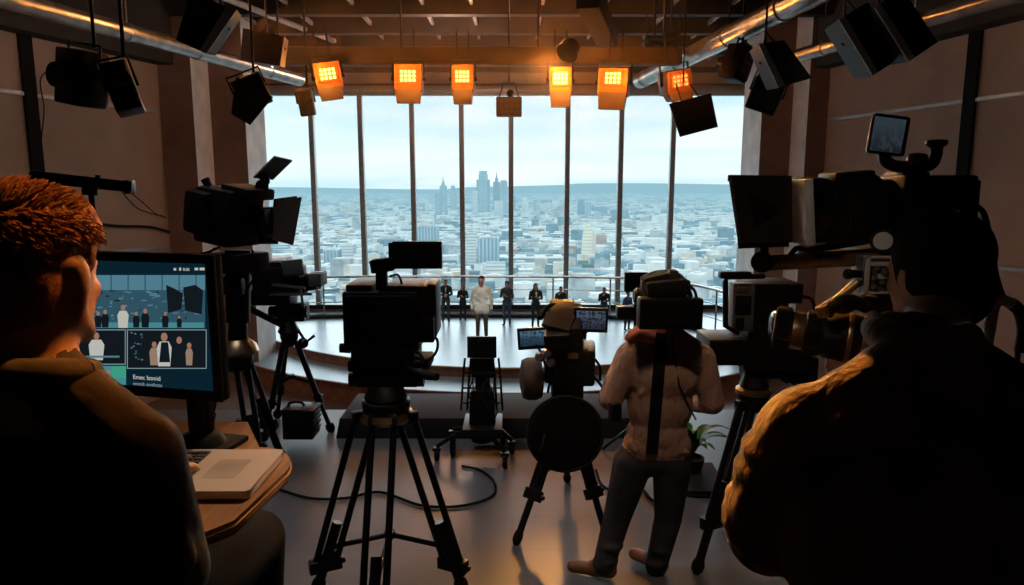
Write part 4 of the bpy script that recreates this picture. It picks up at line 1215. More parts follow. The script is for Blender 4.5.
def panel_lamp(label, corners, Y, edge_side=-1, th=.22, edge_w=.16, rod=True, name='panel_lamp', mat=None, group=None):
    """black box lamp whose face fills the given photo corners (4 points), with a pale edge strip on one side"""
    v = [at(x, y, Y) for x, y in corners]
    c = sum(v, V()) / 4
    t = thing(name, label, 'lamp', c, group)
    n = (v[1] - v[0]).cross(v[3] - v[0]).normalized()
    if n.y < 0: n = -n
    back = [q * .92 + c * .08 + n * th for q in v]
    b = MB(); b.add(v + back, [(3, 2, 1, 0), (4, 5, 6, 7), (0, 1, 5, 4), (1, 2, 6, 5), (2, 3, 7, 6), (3, 0, 4, 7)])
    b.build('housing', mat or M['black'], t)
    b = MB(); i0, i1 = (0, 3) if edge_side < 0 else (1, 2)
    o0, o1 = (1, 2) if edge_side < 0 else (0, 3)
    e0, e1 = v[i0], v[i1]; f0, f1 = e0.lerp(v[o0], edge_w), e1.lerp(v[o1], edge_w)
    k = -n * .02
    if edge_w > 0:
        b.add([e0 + k, f0 + k, f1 + k, e1 + k, e0, f0, f1, e1], [(3, 2, 1, 0), (4, 5, 6, 7), (0, 1, 5, 4), (1, 2, 6, 5), (2, 3, 7, 6), (3, 0, 4, 7)])
        b.build('pale_edge', M['lgrey'], t)
    m = (v[0] + v[1]) / 2 + n * th * .5
    b = MB(); b.tube([v[0].lerp(v[3], .4) + n * th * .5, m + V((0, 0, .15)), v[1].lerp(v[2], .4) + n * th * .5], .018, 8); b.build('yoke', M['dmetal'], t)
    if rod: rig_to(t, m + V((0, 0, .14)), t)
    return t
panel_lamp('square black panel lamp with pale edge, right under the shiny duct over the seated man', [(190, -6), (237, 10), (207, 54), (176, 40)], 8.6, 1, .25, .22)
panel_lamp('outermost of the two big black panel lamps hanging high on the camera man side', [(874, 8), (902, -12), (938, 42), (908, 62)], 6.6, -1, .35, .2)
panel_lamp('second big black panel lamp with pale edge, between its twin and the smaller panel lamp', [(838, 20), (868, 2), (900, 58), (872, 76)], 6.9, -1, .35, .2)
panel_lamp('smaller panel lamp with pale edge hanging in front of the wall corner', [(758, 44), (784, 40), (812, 78), (778, 88)], 9.0, -1, .4, .2)
panel_lamp('plain dark lamp box high beside the outermost orange lamp', [(243, 28), (284, 36), (280, 66), (240, 60)], 11.0, 1, .3, 0, mat=M['lampbox'])

def flood(label, px, py, Y, w, h, rot, flap_corners=None, cells=True, mat=None, rod_to=None, group=None):
    p = at(px, py, Y)
    t = thing('flood_lamp', label, 'lamp', p, group, rot)
    L = dict(local=True); mt = mat or M['black']
    b = MB(); b.box((0, .12, 0), (w, .30, h), None, .03); b.cyl((0, .25, 0), (0, .42, 0), w * .38, w * .30, 18); b.build('housing', mt, t, **L)
    b = MB(); b.box((0, -.04, 0), (w * .86, .03, h * .86), None, .01); f = b.build('lamp_face', M['blackg'], t, **L)
    if cells:
        b = MB()
        for i in range(3): b.box((0, -.06, (i - 1) * h * .24), (w * .6, .02, h * .07), None, .004)
        b.build('louvre', M['grey'], f, **L)
    b = MB(); b.tube([(-w / 2 - .02, .1, 0), (-w / 2 - .02, .1, h * .62), (w / 2 + .02, .1, h * .62), (w / 2 + .02, .1, 0)], .016, 8); b.build('yoke', M['dmetal'], t, **L)
    MB().cyl(p + V((0, .1, h * .6)), V((p.x, p.y + .1, rod_to or ZC)), .02, seg=8).build('hanging_rod', M['dmetal'], t)
    kid = t.children[-1] if t.children else None
    for q in t.children:
        if q.name.startswith('hanging_rod'): q.matrix_parent_inverse = Euler(rot).to_matrix().to_4x4().inverted()
    return t
def flap_on(t, corners, Y, Y2=None, mat=None):
    Y2 = Y2 or [Y] * 4
    v = [at(x, y, yy) for (x, y), yy in zip(corners, Y2)]
    o = flap(v, None, 'barn_door', mat or M['black'])
    o.parent = t
    o.matrix_parent_inverse = (Matrix.Translation(t.location) @ t.rotation_euler.to_matrix().to_4x4()).inverted()
    return o
# twin lamp by the left wall
t = flood('twin black lamp hanging by the screen wall, its broad back turned to the room', 92, 80, 7.6, .40, .56, (0, R(-10), R(160)), cells=False)
t = flood('slim black lamp with slotted pale face hanging against its broad twin by the wall', 121, 86, 7.3, .26, .50, (R(-8), R(-16), R(24)))
t = flood('big brown lamp with wide barn door hanging before the first column', 252, 92, 10.0, .42, .44, (R(10), R(-24), R(20)), cells=False, mat=M['lampbox'])
flap_on(t, [(236, 76), (273, 97), (250, 125), (231, 114)], 9.7, mat=M['lampbox'])
t = flood('little brown can lamp hanging in front of the first window pane', 306, 103, 12.4, .26, .44, (R(6), R(-8), R(12)), cells=False, mat=M['lampcap'])
for (px, py, Y, w, h, ro, lab) in ((744, 64, 10.4, .30, .50, (R(10), R(14), R(40)), 'black lamp with pale rim hanging just beyond the widest duct'),
                                   (765, 96, 10.0, .42, .46, (R(20), R(20), R(-20)), 'lowest black lamp hanging in front of the bright window jamb'),
                                   (655, 52, 13.4, .28, .44, (0, R(4), R(20)), 'dark slim lamp hanging above the red glowing lamp'),
                                   (672, 46, 13.6, .24, .50, (0, R(-4), R(-20)), 'second dark slim lamp close above the red glowing lamp')):
    flood(lab, px, py, Y, w, h, ro, cells=(px < 750))
# square flap hanging below the red lamp
v = [at(x, y, 11.4) for x, y in ((669, 104), (711, 93), (718, 127), (680, 137))]
o = flap(v, None, 'hanging_flap', M['lampbox']); tag(o, 'square dark flap hanging below the red glowing lamp before the window', 'flap')
b = MB(); b.cyl(v[0].lerp(v[1], .3), at(676, 84, 11.4), .012, seg=8); b.cyl(v[0].lerp(v[1], .7), at(690, 84, 11.4), .012, seg=8); b.cyl(at(683, 86, 11.4), V((at(683, 86, 11.4).x, 11.4, ZC)), .012, seg=8); b.build('flap_hanger', M['dmetal'], o)
o['label'] = 'square dark flap hanging below the red glowing lamp before the window'

# light bar on a stand behind the seated man
Y0 = 3.4
q = P(92, 186)
t = thing('bar_light', 'black bar light on a thin stand behind the seated man', 'lamp', (q.x, Y0, 0))
b = MB(); b.bar(P(29, 176, -.1), P(131, 187, .15), .06, .055, bev=.012); ba = b.build('light_bar', M['blackm'], t)
b = MB(); b.box(P(129.5, 187, .15), (.03, .07, .07), None, .008); b.cyl(P(98, 178, 0), P(98, 175, 0), .012, seg=8); b.build('end_cap', M['dmetal'], ba)
b = MB(); b.cyl(P(90, 185), P(90, 195), .035, seg=12); b.build('clamp', M['dmetal'], t)
b = MB(); b.cyl(P(91, 190), V((P(91, 190).x, Y0, .05)), .014, seg=10)
for k in range(3):
    a = k * 2.094 + .4; b.tube([V((P(91, 190).x, Y0, .45)), V((P(91, 190).x + .4 * math.cos(a), Y0 + .4 * math.sin(a), .014))], .012, 8)
b.build('stand', M['dmetal'], t)
# cables on the left wall and across the floor
def cable(label, pts, r=.01, mat=None, n=8, cat='cable', name='cable'):
    o = MB().tube(spline(pts, n), r, 8).build(name, mat or M['rubber']); return tag(o, label, cat)
def wp(px, py, off=.06):
    """point on the left wall seen at (px, py)"""
    d = (LW1 - LW0).normalized(); n = V((d.y, -d.x, 0)); o = V((LW0.x, LW0.y, 0)) + n * off; r_ = ray(px, py)
    return EYE + r_ * ((o - EYE).dot(n) / r_.dot(n))
cable('dark cable sagging along the wall between the bar light and the column', [wp(100, 224), wp(120, 226), wp(150, 227), wp(169, 232)], .03)
cable('upper of two thin wires rising from the bar light to the column cable', [wp(127, 190), wp(140, 200), wp(155, 213), wp(166, 218)], .012)
cable('thin wire drooping under the other wire behind the bar light', [wp(122, 192), wp(136, 207), wp(150, 213), wp(163, 216)], .012)
cable('thin wire looping up the wall next to the twin lamp', [wp(40, 150), wp(44, 110), wp(41, 78), wp(60, 66), wp(76, 56)], .012)
cable('black cable curling over the floor around the central tripod toward the pedestal', [atz(278, 489, .012), atz(310, 498, .012), atz(345, 498, .012), atz(380, 492, .012), atz(420, 505, .012), atz(460, 506, .012), atz(492, 496, .012), atz(494, 482, .012), atz(480, 470, .012), atz(462, 466, .012)], .010)
cable('loose black cable lying between the braced tripod and the sweater man', [atz(596, 470, .012), atz(602, 485, .012), atz(618, 492, .012), atz(640, 488, .012), atz(652, 500, .012), atz(668, 506, .012)], .010)
cable('short cable on the floor beside the dark mat', [atz(660, 497, .012), atz(676, 494, .012), atz(694, 496, .012), atz(716, 496, .012)], .010)
mt_ = MB().prism([(q.x, q.y) for q in (atz(672, 495, 0), atz(728, 495, 0), atz(712, 466, 0), atz(668, 466, 0))], .03).build('floor_mat', M['mat'])
tag(mt_, 'dark rubber mat on the floor beyond the sweater man', 'mat')
# =================================================================== seated man, table, computer screen, laptop
ZR = .6          # riser the two men in front are on
ZT = 1.62        # table top
def strands(hairobj_mb, c, rot, n, radii, cond, length, rad, lean, seed=1, jit=.5):
    """short tapered locks standing on an ellipsoid scalp; cond(x, y, z) on the unit direction keeps hair off the face"""
    rg = random.Random(seed); m = Euler(rot).to_matrix()
    k = 0
    while k < n:
        u = V((rg.gauss(0, 1), rg.gauss(0, 1), rg.gauss(0, 1))).normalized()
        if not cond(u): continue
        k += 1
        p = V((u.x * radii[0], u.y * radii[1], u.z * radii[2]))
        d = (u + V(lean(u)) + V((rg.gauss(0, jit * .4), rg.gauss(0, jit * .4), rg.gauss(0, jit * .4)))).normalized()
        L = length * rg.uniform(.6, 1.25)
        q0, q1 = p - u * .004, p + d * L * .55
        q2 = q1 + (d + V(lean(u)) * .7).normalized() * L * .45
        hairobj_mb.tube([V(c) + m @ q0, V(c) + m @ q1, V(c) + m @ q2], [rad, rad * .8, rad * .12], 4, caps=False)

M['shirtw'] = pm('dark_brown_shirt', (.075, .046, .030), .85, var=.3, scale=9, bump=.6, bscale=12, sheen=.1)
M['trousers_black'] = pm('black_trousers', (.008, .007, .0065), .9, var=.3, scale=9, spec=.15)
B = Body(outfit(M['shirtw'], M['trousers_black'], M['blackm']))
hc, hrot = V((-.700, 1.02, 2.108)), (R(-5), 0, R(-4))
B.ball((-.735, .97, 1.50), (.185, .145, .14), 'pants')
B.ball((-.735, .98, 1.60), (.175, .125, .18), 'top')
B.ball((-.730, .99, 1.74), (.185, .125, .18), 'top')
B.limb((-.91, .98, 1.850), (-.56, 1.0, 1.852), .060, .060, 'top')
for s in (-1, 1):
    B.limb((-.73 + s * .16, .99, 1.868), (-.71 + s * .05, .985, 1.955), .056, .052, 'top')
    B.limb((-.72 + s * .05, 1.03, 1.90), (-.71 + s * .055, .98, 1.955), .026, .024, 'top')         # collar
for k in range(12):
    a, a2 = 2 * PI * k / 12, 2 * PI * (k + 1) / 12
    B.limb((-.703 + .074 * math.cos(a), .99 + .068 * math.sin(a), 1.962 - .016 * math.sin(a)), (-.703 + .074 * math.cos(a2), .99 + .068 * math.sin(a2), 1.962 - .016 * math.sin(a2)), .021, .021, 'top')
B.limb((-.705, .985, 1.92), (-.693, 1.0, 2.07), .060, .058, 'skin')
B.limb((-.555, 1.0, 1.848), (-.535, 1.03, 1.635), .060, .055, 'top'); B.limb((-.535, 1.03, 1.635), (-.70, 1.32, 1.675), .052, .036, 'top')
hand(B, (-.705, 1.335, 1.678), (-.3, .9, -.12), (0, -.1, -1), -1, .35)
B.limb((-.915, .99, 1.845), (-.965, 1.04, 1.635), .060, .055, 'top'); B.limb((-.965, 1.04, 1.635), (-.83, 1.33, 1.675), .052, .036, 'top')
hand(B, (-.825, 1.345, 1.678), (.15, .95, -.12), (0, -.1, -1), 1, .35)
for s in (-1, 1):       # sleeve creases
    B.limb((-.735 + s * .20, 1.0, 1.78), (-.735 + s * .235, .985, 1.68), .030, .022, 'top')
for x, kx in ((-.655, -.625), (-.82, -.875)):
    B.limb((x, .98, 1.47), (kx, 1.60, 1.385), .088, .070, 'pants'); B.limb((kx, 1.60, 1.385), (kx + .02, 1.50, .985), .070, .046, 'pants')
    B.limb((kx + .02, 1.49, .935), (kx + .03, 1.64, .925), .042, .036, 'shoe', .85, (0, 0, 1))
head(B, hc, hrot, 1.0)
seated = B.build('person', .008, smooth=7)
tag(seated, 'seated man with ginger hair and dark shirt working at the laptop', 'person')
hb2 = Body({'hair': M['hair_red']}); m_ = Euler(hrot).to_matrix()
hp = lambda x, y, z: hc + m_ @ V((x, y, z))
m4 = m_
hb2.ball(hp(0, -.018, .052), (.0815, .099, .078), 'hair', m4); hb2.ball(hp(0, .030, .066), (.070, .070, .062), 'hair', m4); hb2.ball(hp(0, .050, .064), (.066, .054, .050), 'hair', m4)
hb2.ball(hp(0, -.054, -.005), (.074, .060, .082), 'hair', m4)
hb2.ball(hp(0, .030, .088), (.066, .062, .042), 'hair', m4)
for s in (-1, 1): hb2.ball(hp(s * .070, .010, .034), (.012, .022, .034), 'hair', m4)
hr_ = hb2.build('hair', .006, smooth=2)
mb = MB()
strands(mb, hp(0, -.020, .043), hrot, 1600, (.083, .106, .088), lambda u: u.z > -.15 - .5 * max(0, -u.y) and not (u.y > .5 and u.z < .12) and not (abs(u.x) > .62 and u.z < .12 and u.y > -.5), .020, .0022, lambda u: (0, 1.1, .15 if u.z > .6 else -.9), 4, .35)
mb.build('hair_lock', M['hair_red'], hr_)
hr_.parent = seated
b = MB(); b.tube([(-.703 + .078 * math.cos(a * PI / 16), .985 + .072 * math.sin(a * PI / 16), 1.972 - .018 * math.sin(a * PI / 16)) for a in range(33)], .021, 10); cl_ = b.build('shirt_collar', M['shirtw']); cl_.parent = seated

# stool under him
st = thing('stool', 'tall round stool under the seated man', 'stool', (-.735, .95, ZR))
MB().lathe((-.735, .95, 1.30), (0, 0, 1), [(.15, 0), (.19, .012), (.195, .035), (.17, .055), (.05, .06)], 28).build('seat', M['black'], st)
for k in range(4):
    a = PI / 4 + k * PI / 2
    MB().cyl((-.735 + .13 * math.cos(a), .95 + .13 * math.sin(a), 1.31), (-.735 + .20 * math.cos(a), .95 + .20 * math.sin(a), ZR), .014, seg=10).build('leg', M['dmetal'], st)
MB().tube([(-.735 + .172 * math.cos(a * PI / 12), .95 + .172 * math.sin(a * PI / 12), .90) for a in range(25)], .009, 8).build('foot_ring', M['dmetal'], st)

# table with rounded corner
tb = thing('table', 'wooden table with rounded corner carrying the laptop and the computer screen', 'table', (-.95, 1.45, ZR))
poly = [(-1.55, 1.22), (-.70, 1.165), (-.57, 1.165), (-.52, 1.23)]
for k in range(9):
    a = k / 8 * PI / 2
    poly.append((-.535 - .07 + .11 * math.cos(a) * 1.0, 1.46 + .14 * math.sin(a)))
poly += [(-.70, 1.78), (-1.55, 1.82)]
b = MB(); b.prism(poly, .028, Matrix.Translation((0, 0, ZT - .028))); b.build('table_top', M['woodt'], tb)
b = MB(); cx_, cy_ = -1.0, 1.45
b.prism([(cx_ + (x - cx_) * 1.006, cy_ + (y - cy_) * 1.006) for x, y in poly], .012, Matrix.Translation((0, 0, ZT - .022))); b.build('edge_band', pm('edge_wood', (.50, .24, .085), .3), tb)
for x, y in ((-.68, 1.24), (-.74, 1.70), (-1.46, 1.26), (-1.46, 1.72)):
    MB().bar((x, y, ZT - .028), (x * 1.0 + .0, y, ZR), .045, .045, (0, 1, 0), .005).build('leg', M['woodt'], tb)
b = MB(); b.bar((-1.46, 1.57, .87), (-.60, 1.57, .87), .05, .03, bev=.004); b.bar((-1.46, 1.26, .87), (-1.46, 1.72, .87), .03, .03); b.bar((-.71, 1.24, .87), (-.72, 1.70, .87), .03, .03); b.build('foot_rail', M['woodt'], tb)

# laptop, turned so that its wrist rest points into the room; lid folded flat
lp = thing('laptop', 'silver laptop with black keys lying open on the wooden table', 'laptop', (-.66, 1.42, ZT))
def rrect(x0, y0, x1, y1, r, n=5):
    out = []
    for (cx, cy, a0) in ((x1 - r, y0 + r, -90), (x1 - r, y1 - r, 0), (x0 + r, y1 - r, 90), (x0 + r, y0 + r, 180)):
        for k in range(n + 1):
            a = R(a0 + 90 * k / n); out.append((cx + r * math.cos(a), cy + r * math.sin(a)))
    return out
b = MB(); b.prism(rrect(-.815, 1.312, -.522, 1.535, .014), .017, Matrix.Translation((0, 0, ZT + .003))); base_ = b.build('base', M['alu'], lp)
b = MB(); b.prism(rrect(-.800, 1.325, -.683, 1.522, .006), .0012, Matrix.Translation((0, 0, ZT + .0195))); kb = b.build('keyboard', M['key'], base_)
b = MB()
for i in range(6):
    for k in range(11): b.box((-.79 + i * .0193, 1.3365 + k * .0172, ZT + .0222), (.0155, .0140, .003), None, .001)
o = b.build('key', pm('key_caps', (.055, .055, .06), .4), kb); o['kind'] = 'stuff'
b = MB(); b.prism(rrect(-.645, 1.375, -.575, 1.475, .006), .0006, Matrix.Translation((0, 0, ZT + .0198))); b.build('touchpad', pm('touchpad_alloy', (.50, .43, .37), .45, .5), base_)
b = MB(); b.prism(rrect(-1.045, 1.312, -.822, 1.535, .014), .007, Matrix.Translation((0, 0, ZT + .003))); ld = b.build('lid', M['alu'], lp)
b = MB(); b.prism(rrect(-1.035, 1.322, -.832, 1.525, .008), .0008, Matrix.Translation((0, 0, ZT + .0098))); b.build('screen', M['blackg'], ld)
b = MB(); b.cyl((-.8185, 1.33, ZT + .010), (-.8185, 1.52, ZT + .010), .006, seg=10); b.build('hinge', M['dmetal'], lp)

# computer screen
mc = V((-.925, 1.580, 1.924)); yaw = R(-13)
u_, n_ = V((math.cos(yaw), math.sin(yaw), 0)), V((-math.sin(yaw), math.cos(yaw), 0))
mroot = thing('computer_screen', 'wide black computer screen showing a multi camera view, standing on the table', 'monitor', (mc.x, mc.y, ZT), rot=(0, 0, yaw))
zc = mc.z - ZT
L = dict(local=True)
def scr(px, py, off=0):
    d = ray(px, py); t = (mc - EYE).dot(n_) / d.dot(n_); p = EYE + d * t - mc
    return p.dot(u_), p.z + zc
W2, H2 = .285, .166
b = MB(); b.box((0, .016, zc), (2 * W2, .026, 2 * H2), None, .008); b.build('casing', M['blackm'], mroot, **L)
b = MB()
for (c, d) in (((0, 0, zc + H2 - .010), (2 * W2, .010, .020)), ((0, 0, zc - H2 + .012), (2 * W2, .010, .024)), ((W2 - .011, 0, zc), (.022, .010, 2 * H2)), ((-W2 + .011, 0, zc), (.022, .010, 2 * H2))): b.box(c, d, None, .003)
b.build('bezel', M['black'], mroot, **L)
M['scrbg'] = em('screen_navy', (.003, .016, .027), 1.0)
sc_ = MB().box((0, .002, zc), (2 * W2 - .04, .004, 2 * H2 - .04)).build('screen', M['scrbg'], mroot, **L)
Ct = {k: em('pic_' + k, c, 1.0) for k, c in dict(sky=(.08, .21, .28), city=(.030, .085, .12), cityb=(.085, .18, .23), dark=(.006, .010, .014), white=(.50, .50, .46), skin=(.33, .17, .11), frame=(.22, .30, .33), tan=(.30, .20, .14), teal=(.06, .24, .27), grn=(.05, .33, .22), red=(.25, .04, .05)).items()}
CK = list(Ct); CM = [Ct[k] for k in CK]
class Pic:
    def __init__(s, name): s.b = MB(); s.n = name; s.y = -.0012; s.k = 0
    def rect(s, x0, y0, x1, y1, c): return s.poly([(x0, y0), (x1, y0), (x1, y1), (x0, y1)], c)
    def poly(s, pts, c):
        s.k += 1; y = s.y - .00004 * s.k
        q = [scr(*p) for p in pts]
        s.b.slot(CK.index(c)).add([(x, y, z) for x, z in q], [tuple(range(len(q)))]); return s
    def fig(s, x, y0, y1, body, skin='skin', w=1.0):
        h = y1 - y0
        s.poly([(x - .16 * h * w, y1), (x - .20 * h * w, y0 + .45 * h), (x - .12 * h * w, y0 + .27 * h), (x + .12 * h * w, y0 + .27 * h), (x + .20 * h * w, y0 + .45 * h), (x + .16 * h * w, y1)], body)
        s.poly([(x + .10 * h * math.cos(a * PI / 5), y0 + .14 * h + .13 * h * math.sin(a * PI / 5)) for a in range(10)], skin); return s
    def done(s): return s.b.build(s.n, CM, sc_, local=True)
XL = 34
rg = random.Random(9)
p = Pic('video_tile'); p.rect(XL, 275, 205.5, 327.5, 'city'); p.rect(XL, 275, 205.5, 290, 'sky')
for i in range(9): x = 60 + i * 17; p.rect(x, 275, x + 1.2, 290, 'city')
for i in range(90):
    x, y = rg.uniform(XL, 200), rg.uniform(290, 318); w_, h_ = rg.uniform(1.5, 6), rg.uniform(.8, 2.2); p.rect(x, y, min(205, x + w_), y + h_, rg.choice(('cityb', 'dark', 'cityb', 'sky')))
p.rect(XL, 322, 205.5, 327.5, 'teal')
for x, y0, c in ((100, 311, 'dark'), (107, 309, 'dark'), (138, 311, 'dark'), (147, 308, 'dark'), (167, 311, 'dark'), (181, 315, 'dark'), (90, 311, 'dark'), (74, 311, 'dark')): p.fig(x, y0, 327, c, w=1.1)
p.fig(125, 304, 327.4, 'white', w=1.2)
p.poly([(168, 284.5), (176, 288), (185, 293), (183, 309), (170, 312.5)], 'dark'); p.poly([(185, 287), (197, 284.5), (205, 290), (203.5, 314), (187, 310)], 'dark'); p.done()
p = Pic('video_tile'); p.rect(127.3, 329.3, 207, 368.6, 'frame'); p.rect(128.2, 330.2, 206.2, 367.8, 'dark')
for i in range(30): x, y = rg.uniform(129, 142), rg.uniform(331, 360); p.rect(x, y, x + 2, y + 1.4, rg.choice(('city', 'cityb', 'dark')))
p.fig(155, 341, 365, 'tan'); p.fig(165, 332, 366, 'white', w=1.1); p.poly([(162, 342), (169, 342), (171, 362), (160, 362)], 'dark'); p.fig(180, 336, 364, 'dark'); p.fig(190, 342, 365, 'tan', w=.8); p.done()
p = Pic('video_tile'); p.rect(XL, 329.3, 126, 364.5, 'frame'); p.rect(XL, 330.2, 125.3, 363.6, 'dark')
p.fig(84, 331, 362, 'dark', w=1.2); p.fig(97, 332, 360, 'white', w=1.4); p.fig(70, 333, 362, 'red'); p.rect(86, 355.5, 120, 357.5, 'cityb'); p.done()
p = Pic('video_tile'); p.rect(XL, 365.8, 126.5, 390.5, 'teal'); p.rect(112, 365.8, 126.5, 378, 'grn')
for i in range(26): x, y = rg.uniform(70, 118), rg.uniform(367, 387); p.rect(x, y, x + rg.uniform(1, 4), y + rg.uniform(1, 3), rg.choice(('white', 'dark', 'tan', 'red', 'cityb')))
p.fig(96, 368, 390, 'white'); p.fig(108, 370, 390, 'tan'); p.done()
p = Pic('status_icons')
for (x, y, w_, h_) in ((174, 268, 2.6, 2.4), (179.5, 267.5, 2, 3), (195, 267.6, 3.6, 2.6), (200, 267.6, 5, 2.6)): p.rect(x, y, x + w_, y + h_, 'white')
p.done()
def text(s, px, py, size, mat, name):
    c = bpy.data.curves.new('t', 'FONT'); c.body = s; c.size = size; c.extrude = .0002
    o = bpy.data.objects.new('t', c); COL.objects.link(o)
    me = bpy.data.meshes.new_from_object(o.evaluated_get(bpy.context.evaluated_depsgraph_get()))
    bpy.data.objects.remove(o, do_unlink=True)
    x, z = scr(px, py)
    me.transform(Matrix.Translation((x, -.003, z)) @ Matrix.Rotation(PI / 2, 4, 'X'))
    me.materials.clear(); me.materials.append(mat); me.name = name
    o = bpy.data.objects.new(name, me); COL.objects.link(o); o.parent = sc_
    return o
text('Emec Istmid', 134, 378.5, .0150, Ct['white'], 'caption')
text('omock onofictzu', 134, 384.5, .0115, Ct['frame'], 'caption')
text('8.00', 184, 270.6, .0095, Ct['white'], 'caption')
b = MB(); x0, z0 = scr(185, 402)
b.box((x0, .05, .13), (.060, .022, .17), None, .006); b.cyl((x0, .05, .02), (x0, .05, .16), .026, seg=18); b.build('neck', M['blackm'], mroot, **L)
b = MB(); b.box((x0 - .01, .05, .008), (.17, .15, .014), None, .006); b.lathe((x0, .05, .012), (0, 0, 1), [(.055, 0), (.045, .02), (.03, .03)], 22); b.build('foot', M['blackm'], mroot, **L)

# =================================================================== cameraman in front and his camera
Y0 = 1.15
B = Body(outfit(M['jacket'], M['trousers'], M['blackm']))
B.ball((.69, 1.08, 1.30), (.21, .155, .18), 'top'); B.ball((.69, 1.08, 1.48), (.225, .16, .24), 'top'); B.ball((.69, 1.09, 1.67), (.245, .165, .24), 'top')
B.limb((.51, 1.13, 1.826), (.88, 1.07, 1.826), .088, .088, 'top')
B.limb((.56, 1.11, 1.876), (.67, 1.13, 1.950), .068, .058, 'top'); B.limb((.82, 1.08, 1.876), (.73, 1.12, 1.950), .068, .058, 'top')
hc2 = at(934, 274, 1.40)
B.limb((.695, 1.14, 1.90), hc2 + V((0, -.03, -.06)), .064, .058, 'skin')
for k in range(9):                      # stand-up collar
    a = PI * (.05 + .9 * k / 8) + PI; a2 = PI * (.05 + .9 * (k + 1) / 8) + PI
    if k < 8: B.limb((.69 + .082 * math.cos(a), 1.15 + .075 * math.sin(a), 1.945), (.69 + .082 * math.cos(a2), 1.15 + .075 * math.sin(a2), 1.945), .032, .032, 'top')
for k in range(10):                     # raised inner collar round the neck
    a, a2 = 2 * PI * k / 10, 2 * PI * (k + 1) / 10
    B.limb((.705 + .070 * math.cos(a), 1.185 + .066 * math.sin(a), 1.985), (.705 + .070 * math.cos(a2), 1.185 + .066 * math.sin(a2), 1.990), .026, .026, 'top')
eL = V((.470, 1.20, 1.612))
B.limb((.50, 1.14, 1.812), eL, .088, .078, 'top'); wL = at(846, 392, 1.46)
B.limb(eL, wL, .076, .048, 'top'); hand(B, wL, at(842, 366, 1.56) - wL, V((.1, .2, 1)), 1, .55)
eR = V((.985, 1.18, 1.60)); wR = at(968, 352, 1.47)
B.limb((.89, 1.07, 1.812), eR, .086, .076, 'top'); B.limb(eR, wR, .074, .046, 'top'); hand(B, wR, V((-.4, .5, .6)), V((-.8, .3, 0)), -1, .7)
# deep folds on the near sleeve and shoulder
rg = random.Random(21)
def ringfold(c, ax, r, a0, a1, tr, slope=.0, n=7):
    c, ax = V(c), V(ax).normalized(); x = ax.cross(V((0, 0, 1)) if abs(ax.z) < .9 else V((0, 1, 0))).normalized(); y = ax.cross(x)
    pts = [c + (x * math.cos(a0 + (a1 - a0) * k / n) + y * math.sin(a0 + (a1 - a0) * k / n)) * r + ax * slope * (k / n - .5) for k in range(n + 1)]
    for p, q in zip(pts, pts[1:]): B.limb(p, q, tr, tr, 'top')
axA = eL - V((.50, 1.14, 1.812))
for t_, tr, sl in ((.18, .014, .10), (.38, .016, .14), (.55, .013, -.08), (.70, .016, .12), (.82, .013, .10), (.94, .015, -.06)):
    c = V((.50, 1.14, 1.812)).lerp(eL, t_); ringfold(c, axA, .088 - .010 * t_, 0, 2 * PI, tr, sl, 16)
axF = wL - eL
for t_, tr, sl in ((.10, .014, .08), (.24, .013, -.07), (.40, .012, .08)):
    ringfold(eL.lerp(wL, t_), axF, .078 - .028 * t_, 0, 2 * PI, tr, sl, 14)
for (a, c, r_) in (((.49, 1.06, 1.86), (.60, 1.02, 1.91), .02), ((.46, 1.10, 1.82), (.57, 1.03, 1.88), .018), ((.52, 1.0, 1.80), (.60, .96, 1.62), .022), ((.47, 1.06, 1.78), (.52, .98, 1.60), .02)): B.limb(a, c, r_, r_ * .7, 'top')
for x, fx in ((.58, .56), (.80, .84)):
    B.limb((x, 1.08, 1.36), (fx, 1.12, .98), .095, .066, 'pants'); B.limb((fx, 1.12, .98), (fx, 1.06, .69), .066, .050, 'pants')
    B.limb((fx, 1.03, .645), (fx + .01, 1.20, .64), .042, .036, 'shoe', .85, (0, 0, 1))
hrot2 = (R(-8), 0, R(12))
head(B, hc2, hrot2, 1.0)
camman = B.build('person', .0095, smooth=3)
tag(camman, 'cameraman in thick ochre jacket seen from behind, holding the big shoulder camera', 'person')
hb2 = Body({'hair': M['hair_dark']}); m_ = Euler(hrot2).to_matrix()
hp = lambda x, y, z: hc2 + m_ @ V((x, y, z))
hb2.ball(hp(0, -.022, .040), (.084, .100, .090), 'hair', m_); hb2.ball(hp(0, -.045, -.030), (.079, .070, .080), 'hair', m_)
for s in (-1, 1): hb2.ball(hp(s * .07, -.02, .01), (.018, .045, .05), 'hair', m_)
h_ = hb2.build('hair', .008, smooth=2); h_.parent = camman
# big shoulder camera
Y0 = 1.56
rig = thing('shoulder_camera', 'large black shoulder camera with square lens hood, held by the man in ochre jacket', 'camera', at(905, 330, 1.56))
K = 446.0
def cylx(b, x0, x1, y0, y1, r0, r1=None, dy=0.0, seg=26):
    return b.cyl(P(x0, y0, dy), P(x1, y1, dy), r0 / K, (r1 or r0) / K, seg)
